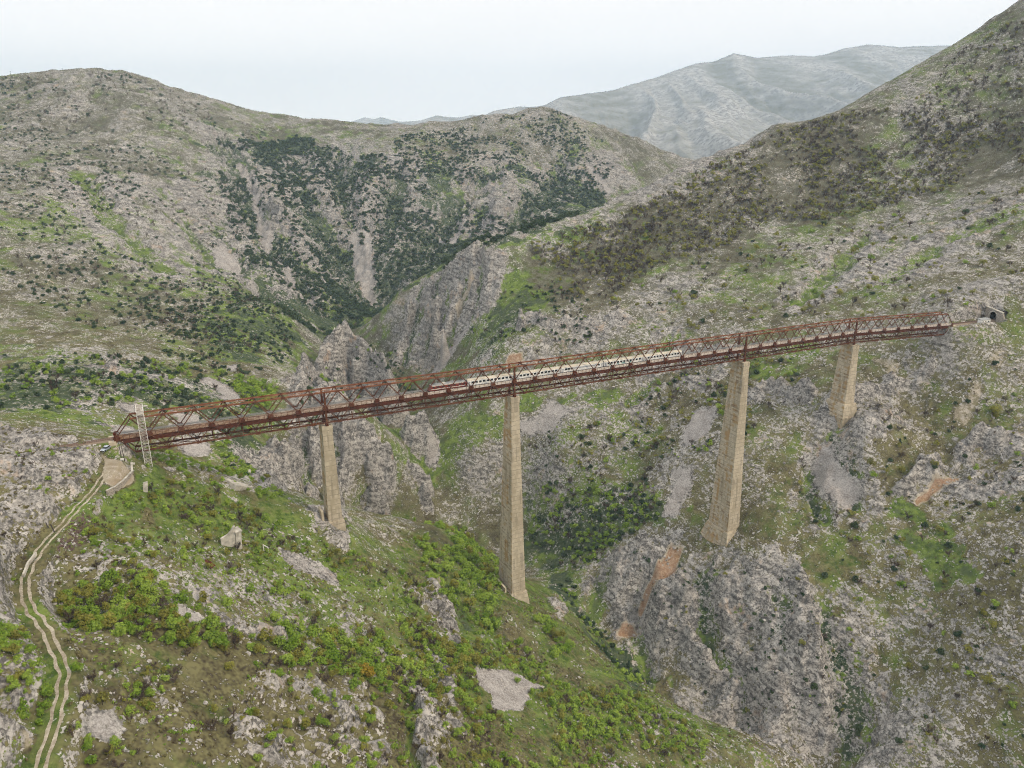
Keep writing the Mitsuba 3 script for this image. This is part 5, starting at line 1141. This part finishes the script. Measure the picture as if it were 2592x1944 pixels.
# ------------------------------------------------------------------ tunnel portal and hut at the far end of the viaduct
o0 = at(43, WIDE / 2, RAIL_TOP - 0.6)
f2 = flat(DIR2)
tp = o0 + f2 * PORTAL_AT
arch = [(-6.5, -1.0), (-2.75, -1.0), (-2.75, 3.3)] + [(2.75 * math.cos(t), 3.3 + 2.5 * math.sin(t)) for t in np.linspace(math.pi, 0, 13)[1:-1]] + [(2.75, 3.3), (2.75, -1.0), (6.5, -1.0), (8.5, 2.5), (6.5, 6.3), (-6.5, 8.2)]
Parts().prism(arch, tp, -ACROSS2, f2, UP, 1.2).build('tunnel_portal__face', 'stone_wall')
ring = [(2.75 * math.cos(t), 3.3 + 2.5 * math.sin(t)) for t in np.linspace(math.pi, 0, 13)] + [(3.35 * math.cos(t), 3.3 + 3.1 * math.sin(t)) for t in np.linspace(0, math.pi, 13)]
Parts().prism(ring, tp - f2 * 0.15, -ACROSS2, f2, UP, 0.5).build('tunnel_portal__arch', 'old_concrete')
Parts().bar(tp + ACROSS2 * 6.8 + UP * 8.4 + f2 * 0.5, tp - ACROSS2 * 6.8 + UP * 6.45 + f2 * 0.5, 1.7, 0.5).build('tunnel_portal__coping', 'old_concrete')
bore = Parts()
sec = [(-2.9, -1.0), (-2.9, 3.3)] + [(2.9 * math.cos(t), 3.3 + 2.65 * math.sin(t)) for t in np.linspace(math.pi, 0, 9)[1:-1]] + [(2.9, 3.3), (2.9, -1.0)]
v = [tp + f2 * x - ACROSS2 * y + UP * z for x in (0.6, 26) for y, z in sec]
n_ = len(sec)
bore.put(v, [t for i in range(n_) for t in ((i, (i + 1) % n_, n_ + (i + 1) % n_), (i, n_ + (i + 1) % n_, n_ + i))] + [(n_, n_ + i, n_ + i + 1) for i in range(1, n_ - 1)])
bore.build('tunnel_portal__bore', 'shadow_gap')
tag('tunnel_portal', 'stone railway tunnel portal with a dark arch in the hillside right of the viaduct', 'tunnel')
hb = o0 + f2 * (PORTAL_AT * 0.63) - ACROSS2 * 5.6 + UP * 0.2
Parts().box(hb + UP * 1.0, f2, ACROSS2, (8.0, 3.0, 3.6)).build('white_hut__walls', 'white_paint')
Parts().prism([(-1.8, 0), (1.8, 0), (1.8, 0.25), (-1.8, 0.7)], hb + UP * 2.8 - f2 * 4.2, -ACROSS2, f2, UP, 8.4).build('white_hut__roof', 'grey_paint')
for x in (-2.6, -0.3, 2.2):
    Parts().box(hb + f2 * x - ACROSS2 * 1.52 + UP * 1.5, f2, ACROSS2, (0.8, 0.08, 1.0)).build('white_hut__window', 'window_glass')
Parts().box(hb + f2 * 3.2 - ACROSS2 * 1.53 + UP * 0.4, f2, ACROSS2, (0.9, 0.08, 2.0)).build('white_hut__door', 'grey_band')
tag('white_hut', 'small white hut beside the track between the viaduct and the tunnel', 'hut')

# ------------------------------------------------------------------ the houses of a town on the far plateau
WHERE = ['leftmost of the white blocks', 'tallest white block', 'white block right of the tallest one', 'broad white block', 'long white shed', 'second long white shed', 'third long white shed', 'rightmost long white shed', 'low house left of the blocks', 'lone house in the tan field', 'leftmost lone house in the tan field']
for i, (x, y, ln, h) in enumerate(HOUSES):
    k = 'town_house' if i == 0 else f'town_house_{i:03d}'
    o = np.array([x, y, 316.0])
    Parts().box(o + UP * (h / 2 - 1), [1, 0, 0], [0, 1, 0], (ln, 10, h + 2)).build(f'{k}__walls', 'white_paint')
    Parts().prism([(-5.6, 0), (5.6, 0), (0, 2.2)], o + UP * h - np.array([ln / 2 + 0.4, 0, 0]), np.array([0, 1.0, 0]), np.array([1.0, 0, 0]), UP, ln + 0.8).build(f'{k}__roof', 'pale_rust' if i % 3 == 1 else 'grey_paint')
    tag(k, WHERE[i] + ' of the distant town on the plateau', 'house', 'houses on the far plateau')

# ------------------------------------------------------------------ plants
def leaf_look(key, dark, light):
    def f(p, n, uv):
        a = noise(p.x * 0.17, p.y * 0.17, p.z * 0.17)
        b = noise(p.x * 1.9, p.y * 1.9, p.z * 1.9)
        return mix(dark, light, stretch(0.55 * a + 0.45 * b, 1.9))
    scene[key] = {'type': 'principledthin', 'base_color': mikit.proc(f), 'roughness': 0.7, 'diff_trans': 0.6} if key.startswith('leaf') else two({'type': 'diffuse', 'reflectance': mikit.proc(f)})


leaf_look('leaf_green', (0.125, 0.220, 0.026), (0.325, 0.430, 0.080))
leaf_look('leaf_olive', (0.150, 0.150, 0.036), (0.300, 0.300, 0.066))
leaf_look('leaf_dark', (0.020, 0.044, 0.024), (0.085, 0.120, 0.055))
leaf_look('leaf_pale', (0.24, 0.27, 0.15), (0.46, 0.47, 0.34))
leaf_look('leaf_gold', (0.22, 0.165, 0.018), (0.40, 0.30, 0.05))
leaf_look('twig', (0.055, 0.042, 0.035), (0.125, 0.098, 0.078))
leaf_look('scrub_leaf', (0.085, 0.065, 0.040), (0.150, 0.145, 0.055))
leaf_look('stone_look', (0.17, 0.16, 0.15), (0.47, 0.45, 0.42))
leaf_look('rubble_look', (0.060, 0.042, 0.036), (0.150, 0.110, 0.095))


def leaves(rng, centres, radii, n, size):
    """n little quads in a cloud of lobes, denser towards their upper outside."""
    pick = rng.choice(len(centres), n, p=radii ** 2 / (radii ** 2).sum())
    d = rng.normal(size=(n, 3))
    d /= np.linalg.norm(d, axis=1, keepdims=True)
    d[:, 2] = np.where(d[:, 2] < -0.35, -d[:, 2], d[:, 2])
    p = centres[pick] + d * (radii[pick] * rng.uniform(0.45, 1.0, n) ** 0.5)[:, None]
    nn = d * 1.1 + rng.normal(size=(n, 3)) * 0.5 + [0, 0, 0.35]
    nn /= np.linalg.norm(nn, axis=1, keepdims=True)
    a = np.cross(nn, rng.normal(size=(n, 3)))
    a /= np.linalg.norm(a, axis=1, keepdims=True)
    b = np.cross(nn, a)
    s = (size * rng.uniform(0.6, 1.4, n))[:, None]
    v = np.stack([p - a * s, p - b * s * 0.7, p + a * s, p + b * s * 0.7], 1).reshape(-1, 3)
    return v, np.arange(4 * n).reshape(n, 4)


def crown(rng, n, size, lobes, flat_, base_):
    """A crown about 1 m wide: lobes on an uneven dome."""
    c = rng.normal(size=(lobes, 3))
    c /= np.linalg.norm(c, axis=1, keepdims=True)
    c = c * rng.uniform(0.08, 0.34, (lobes, 1))
    c[:, 2] = np.abs(c[:, 2]) * flat_ * 1.5 + base_
    r = rng.uniform(0.13, 0.25, lobes)
    v, f = leaves(rng, c, r, n, size)
    v[:, 2] = np.maximum(v[:, 2], 0.02)
    return v, f, c


def limbs(rng, tips, w):
    m = Parts()
    fork = np.array([0.02, 0.01, 0.22])
    m.tube([0, 0, -0.12], fork, w, w * 0.7, 5)
    for t in tips:
        m.tube(fork, t, w * 0.55, w * 0.2, 4)
    return m.mesh()


def twigs(rng, n, spread, height, w):
    """A leafless crown: stem, limbs and a haze of twigs."""
    m = Parts()
    fork = np.array([0, 0, height * 0.3])
    m.tube([0, 0, -0.12], fork, w * 2.2, w * 1.5, 5)
    ends = []
    for k in range(7):
        a = rng.uniform(0, 6.28)
        e = fork + np.array([math.cos(a) * spread * rng.uniform(0.3, 0.8), math.sin(a) * spread * rng.uniform(0.3, 0.8), height * rng.uniform(0.25, 0.55)])
        m.tube(fork, e, w, w * 0.5, 3)
        ends.append(e)
    v, f = m.mesh()
    ends = np.array(ends)
    s = ends[rng.integers(0, len(ends), n)] * rng.uniform(0.6, 1.0, (n, 1)) + [0, 0, 0.05]
    d = rng.normal(size=(n, 3)) * [1, 1, 0.6] + [0, 0, 0.6]
    d /= np.linalg.norm(d, axis=1, keepdims=True)
    e = s + d * rng.uniform(0.12, 0.30, (n, 1))
    o = np.cross(d, rng.normal(size=(n, 3)))
    o *= w * 0.42 / np.linalg.norm(o, axis=1, keepdims=True)
    tv = np.stack([s - o, s + o, e], 1).reshape(-1, 3)
    return np.vstack([v, tv]), np.vstack([f, np.arange(3 * n).reshape(n, 3) + len(v)])


prng = np.random.default_rng(11)
MODELS = {}       # (kind, detail) -> list of shapegroup keys
LEAF = {'green': 'leaf_green', 'olive': 'leaf_olive', 'dark': 'leaf_dark', 'pale': 'leaf_pale', 'gold': 'leaf_gold'}
SHAPES_ = {'green': (9, 0.75, 0.18), 'olive': (8, 0.85, 0.34), 'dark': (7, 0.75, 0.16), 'pale': (8, 0.8, 0.2), 'gold': (11, 1.05, 0.36)}
for kind in ('green', 'olive', 'dark', 'pale', 'gold', 'bare'):
    for detail, n_leaf, size, variants in (('near', 360, 0.050, 5), ('mid', 120, 0.085, 4), ('far', 34, 0.15, 4)):
        if kind == 'gold' and detail != 'near':
            continue
        for v_ in range(variants if kind != 'gold' else 1):
            g = f'model_{kind}_{detail}_{v_}'
            if kind == 'bare':
                k_ = {'near': 420, 'mid': 170, 'far': 70}[detail]
                scene[g] = {'type': 'shapegroup', 'crown' if detail == 'near' else 'tree': mikit.ply(twigs(prng, k_, 0.5, 0.85, {'near': 0.018, 'mid': 0.030, 'far': 0.046}[detail]), 'twig')}
                if detail == 'near':
                    scene[g]['trunk'] = mikit.ply(Parts().tube([0, 0, -0.15], [0, 0, 0.27], 0.045, 0.034, 6).mesh(), 'twig')
            else:
                lobes, fl, b_ = SHAPES_[kind]
                v, f, c = crown(prng, (560 if kind == 'gold' else n_leaf), size * (1.25 if kind == 'dark' else 1.0), lobes, fl, b_)
                scene[g] = {'type': 'shapegroup', 'crown' if detail == 'near' else 'bush': mikit.ply((v, f), LEAF[kind])}
                if detail == 'near':
                    scene[g]['stem'] = mikit.ply(limbs(prng, c[:6], 0.022 if kind != 'olive' else 0.03), 'twig')
            MODELS.setdefault((kind, detail), []).append(g)


def place_model(key, model, x, y, size, rz, tall=1.0, sink=0.06):
    z = float(ground(x, y)) - sink * size
    scene[key] = {'type': 'instance', 'to_world': T4().translate([float(x), float(y), z]).rotate([0, 0, 1], float(rz)).scale([float(size), float(size), float(size * tall)]), 'model': {'type': 'ref', 'id': model}}


def seen(x, y, lift):
    """Whether points over the ground stand in view of the drone, not behind a ridge."""
    z = ground(x, y) + lift
    s, c = math.sin(PITCH), math.cos(PITCH)
    dep = y * c - (z - EYE[2]) * s
    u, v = x / dep, -((z - EYE[2]) * c + y * s) / dep
    ok = (np.abs(u) < 0.69) & (np.abs(v) < 0.52)
    for t in np.linspace(0.25, 0.985, 70):
        ok &= ground(x * t, y * t) < EYE[2] + (z - EYE[2]) * t + 0.6
    return ok, dep


def shoelace(q):
    q = np.array(q)
    return q


cand = []        # kind, x, y, size, zone
for zi, (phrase, shares, count, (s0, s1), clump, poly) in enumerate(PLANT_ZONES):
    q = np.array(poly)
    kinds = list(shares)
    got = 0
    for _ in range(90):
        x = prng.uniform(q[:, 0].min(), q[:, 0].max(), 4000)
        y = prng.uniform(q[:, 1].min(), q[:, 1].max(), 4000)
        keep = sdist(poly, x, y) > 0
        nz = meshkit.fbm(P2(x / 26, y / 26), 3, 300) if y.mean() < 700 else meshkit.fbm(P2(x / 60, y / 60), 3, 300)
        keep &= (nz - 0.5) * 3.2 + 0.5 > clump * prng.uniform(0, 1.3, len(x))
        ia = np.clip(np.round((x / (y + APEX) - A[0]) / (A[1] - A[0])).astype(int), 0, len(A) - 1)
        ib = np.clip(np.round((np.log(y + APEX) - B[0]) / (B[1] - B[0])).astype(int), 0, len(B) - 1)
        keep &= (scree[ib, ia] < 0.4) & (soil[ib, ia] < 0.5) & (ROAD_EDGE[ib, ia] > 2.6) & (prng.uniform(0, 1, len(x)) > 0.45 * rock[ib, ia])
        x, y = x[keep][:count - got], y[keep][:count - got]
        for a, b in zip(x, y):
            r = prng.uniform()
            k, acc = kinds[-1], 0
            for kk in kinds:
                acc += shares[kk]
                if r < acc:
                    k = kk
                    break
            sz = s0 + (s1 - s0) * prng.uniform() ** 1.7
            cand.append((k, a, b, sz, zi))
        got += len(x)
        if got >= count:
            break
NAMES = {'green': ('green_bush', 'bush', 'bright green bush'), 'olive': ('budding_tree', 'tree', 'olive tree'), 'dark': ('dark_shrub', 'shrub', 'dark evergreen'), 'pale': ('blossom_bush', 'bush', 'pale blossoming bush'), 'bare': ('bare_tree', 'tree', 'leafless tree')}


def screen(x, y, lift):
    z = ground(x, y) + lift - EYE[2]
    d_ = y * math.cos(PITCH) - z * math.sin(PITCH)
    return x / d_, -(z * math.cos(PITCH) + y * math.sin(PITCH)) / d_


BOUNDS = []
for phrase, _, _, _, _, poly in PLANT_ZONES:
    u, v = screen(*np.array(poly).T, 0)
    BOUNDS.append((phrase, (max(u.min(), -0.685), v.min()), (min(u.max(), 0.685), v.max())))
SIZES = {}
for kind in NAMES:
    a_ = np.array([c[3] for c in cand if c[0] == kind])
    SIZES[kind] = np.quantile(a_, [0.4, 0.85])
SPREAD = {'green': 'spring green scrub spread over the slopes', 'olive': 'olive trees in young leaf, too far to tell apart', 'dark': 'dark evergreen scrub of the far slopes', 'pale': 'pale blossoming scrub', 'bare': 'leafless scrub and trees of the far slopes'}
for name, kind, x, y, size, lab, cat in NOTABLE_PLANTS:
    k, i = name, 0
    while k in scene:
        i += 1
        k = f'{name}_{i:03d}'
    place_model(k, MODELS[kind, 'near'][int(prng.integers(0, len(MODELS[kind, 'near'])))], x, y, size, prng.uniform(0, 360), prng.uniform(0.9, 1.1))
    tag(k, lab, cat)
kk = np.array([c[0] for c in cand])
cx, cy, cs, cz = (np.array([c[i] for c in cand], float) for i in (1, 2, 3, 4))
ok, dep = seen(cx, cy, cs * 0.7)
for kind in NAMES:
    idx = np.nonzero(kk == kind)[0]
    rank = idx[np.argsort(-(cs[idx] / dep[idx]) * ok[idx])]
    single = set(i for i in rank[:280].tolist() if ok[i] and cs[i] / dep[i] * 757 > 4.0)
    name, cat, look = NAMES[kind]
    n_stuff, num = 0, sum(1 for k in scene if k == name or k.startswith(name + '_'))
    for i in rank:
        big = cs[i] / dep[i] * 757
        detail = 'near' if (i in single) else ('mid' if big > 4.5 else 'far')
        mdl = MODELS[kind, detail]
        m = mdl[int(prng.integers(0, len(mdl)))]
        rz, tall = prng.uniform(0, 360), prng.uniform(0.8, 1.15)
        if i in single:
            key = name if num == 0 else f'{name}_{num:03d}'
            num += 1
            place, g0, g1 = BOUNDS[int(cz[i])]
            u, v = screen(cx[i], cy[i], 0)
            fu, fv = (u - g0[0]) / (g1[0] - g0[0]), (v - g0[1]) / (g1[1] - g0[1])
            size_word = 'small' if cs[i] < SIZES[kind][0] else ('mid-sized' if cs[i] < SIZES[kind][1] else 'large')
            spot = ('upper ', '', 'lower ')[min(2, max(0, int(fv * 3)))] + ('left', 'mid-left', 'middle', 'mid-right', 'right')[min(4, max(0, int(fu * 5)))]
            tag(key, f'{size_word} {look}, {spot} of {place}', cat, f'{size_word} {look} group, {spot} of {place}')
        else:
            n_stuff += 1
            key = f'{name}_growth__{n_stuff:03d}'
        place_model(key, m, cx[i], cy[i], cs[i], rz, tall)
    if n_stuff:
        tag(f'{name}_growth', SPREAD[kind], cat, kind='stuff')

# ------------------------------------------------------------------ low scrub, loose stones and rubble: nobody could count them
def sprinkle(key, models, poly, n, s0, s1, label, cat, rule, flat_=1.0, done=[0]):
    q = np.array(poly)
    x = prng.uniform(q[:, 0].min(), q[:, 0].max(), n * 6)
    y = prng.uniform(q[:, 1].min(), q[:, 1].max(), n * 6)
    ia = np.clip(np.round((x / (y + APEX) - A[0]) / (A[1] - A[0])).astype(int), 0, len(A) - 1)
    ib = np.clip(np.round((np.log(y + APEX) - B[0]) / (B[1] - B[0])).astype(int), 0, len(B) - 1)
    keep = (sdist(poly, x, y) > 0) & (ROAD_EDGE[ib, ia] > 2.3) & rule(veg[ib, ia], rock[ib, ia], scree[ib, ia], x, y)
    x, y = x[keep][:n], y[keep][:n]
    first = sum(1 for k in scene if k.startswith(key + '__'))
    for i, (a, b) in enumerate(zip(x, y)):
        s = s0 + (s1 - s0) * prng.uniform() ** 2.2
        place_model(f'{key}__{first + i + 1:03d}', models[int(prng.integers(0, len(models)))], a, b, s, prng.uniform(0, 360), flat_, 0.1)
    tag(key, label, cat, kind='stuff')


for i in range(4):
    v, f, c = crown(prng, 26, 0.13, 5, 0.6, 0.10)
    scene[f'model_scrub_{i}'] = {'type': 'shapegroup', 'tuft': mikit.ply((v, f), 'scrub_leaf')}
    v, f, c = crown(prng, 26, 0.13, 5, 0.6, 0.10)
    scene[f'model_herb_{i}'] = {'type': 'shapegroup', 'tuft': mikit.ply((v, f), 'leaf_green')}
    m = trimesh.creation.icosphere(1)
    v = np.array(m.vertices) * prng.uniform(0.7, 1.2, (len(m.vertices), 1)) * [0.55, 0.45, 0.42]
    scene[f'model_stone_{i}'] = {'type': 'shapegroup', 'stone': mikit.ply((v, m.faces), 'stone_look')}
    scene[f'model_rubble_{i}'] = {'type': 'shapegroup', 'stone': mikit.ply((v, m.faces), 'rubble_look')}
MODS = {k: [f'model_{k}_{i}' for i in range(4)] for k in ('scrub', 'herb', 'stone', 'rubble')}
NEARLAND, RIGHTLAND = PLANT_OUTLINES
hum = lambda x, y, s: meshkit.fbm(P2(x / 14, y / 14), 3, s)
sprinkle('low_scrub', MODS['scrub'], NEARLAND, 5000, 0.6, 2.2, 'low brownish scrub on the near slope', 'scrub', lambda v, r, s, x, y: (s < 0.3) & (hum(x, y, 401) > 0.46))
sprinkle('herbs', MODS['herb'], NEARLAND, 4200, 0.5, 2.0, 'fresh green herbs on the near slope', 'herbs', lambda v, r, s, x, y: (s < 0.3) & (r < 0.5) & (hum(x, y, 402) > 0.5))
sprinkle('loose_stones', MODS['stone'], NEARLAND, 2200, 0.3, 1.6, 'loose pale limestone blocks on the slopes', 'stones', lambda v, r, s, x, y: hum(x, y, 403) > 0.5, 0.8)
sprinkle('loose_stones', MODS['stone'], RIGHTLAND, 4200, 0.5, 2.4, 'loose pale limestone blocks on the slopes', 'stones', lambda v, r, s, x, y: hum(x, y, 404) > 0.48, 0.8)
sprinkle('low_scrub', MODS['scrub'], RIGHTLAND, 3000, 0.6, 2.0, 'low brownish scrub on the near slopes', 'scrub', lambda v, r, s, x, y: (s < 0.3) & (hum(x, y, 405) > 0.5))
sprinkle('brown_rubble', MODS['rubble'], RUBBLE, 420, 0.3, 1.3, 'dark reddish brown rubble tipped below the dirt road', 'rubble', lambda v, r, s, x, y: x == x, 0.8)

# ------------------------------------------------------------------ the air between: everything fades a little towards blue
scene['haze_air'] = {'type': 'homogeneous', 'albedo': {'type': 'rgb', 'value': [0.60, 0.79, 0.99]}, 'sigma_t': {'type': 'rgb', 'value': [8.0e-5] * 3}}
scene['haze'] = {'type': 'cube', 'to_world': T4().translate([0, 5800, 370]).scale([11500, 6500, 820]), 'bsdf': {'type': 'null'}, 'interior': {'type': 'ref', 'id': 'haze_air'}}
scene['camera']['medium'] = {'type': 'ref', 'id': 'haze_air'}
tag('haze', kind='stuff')
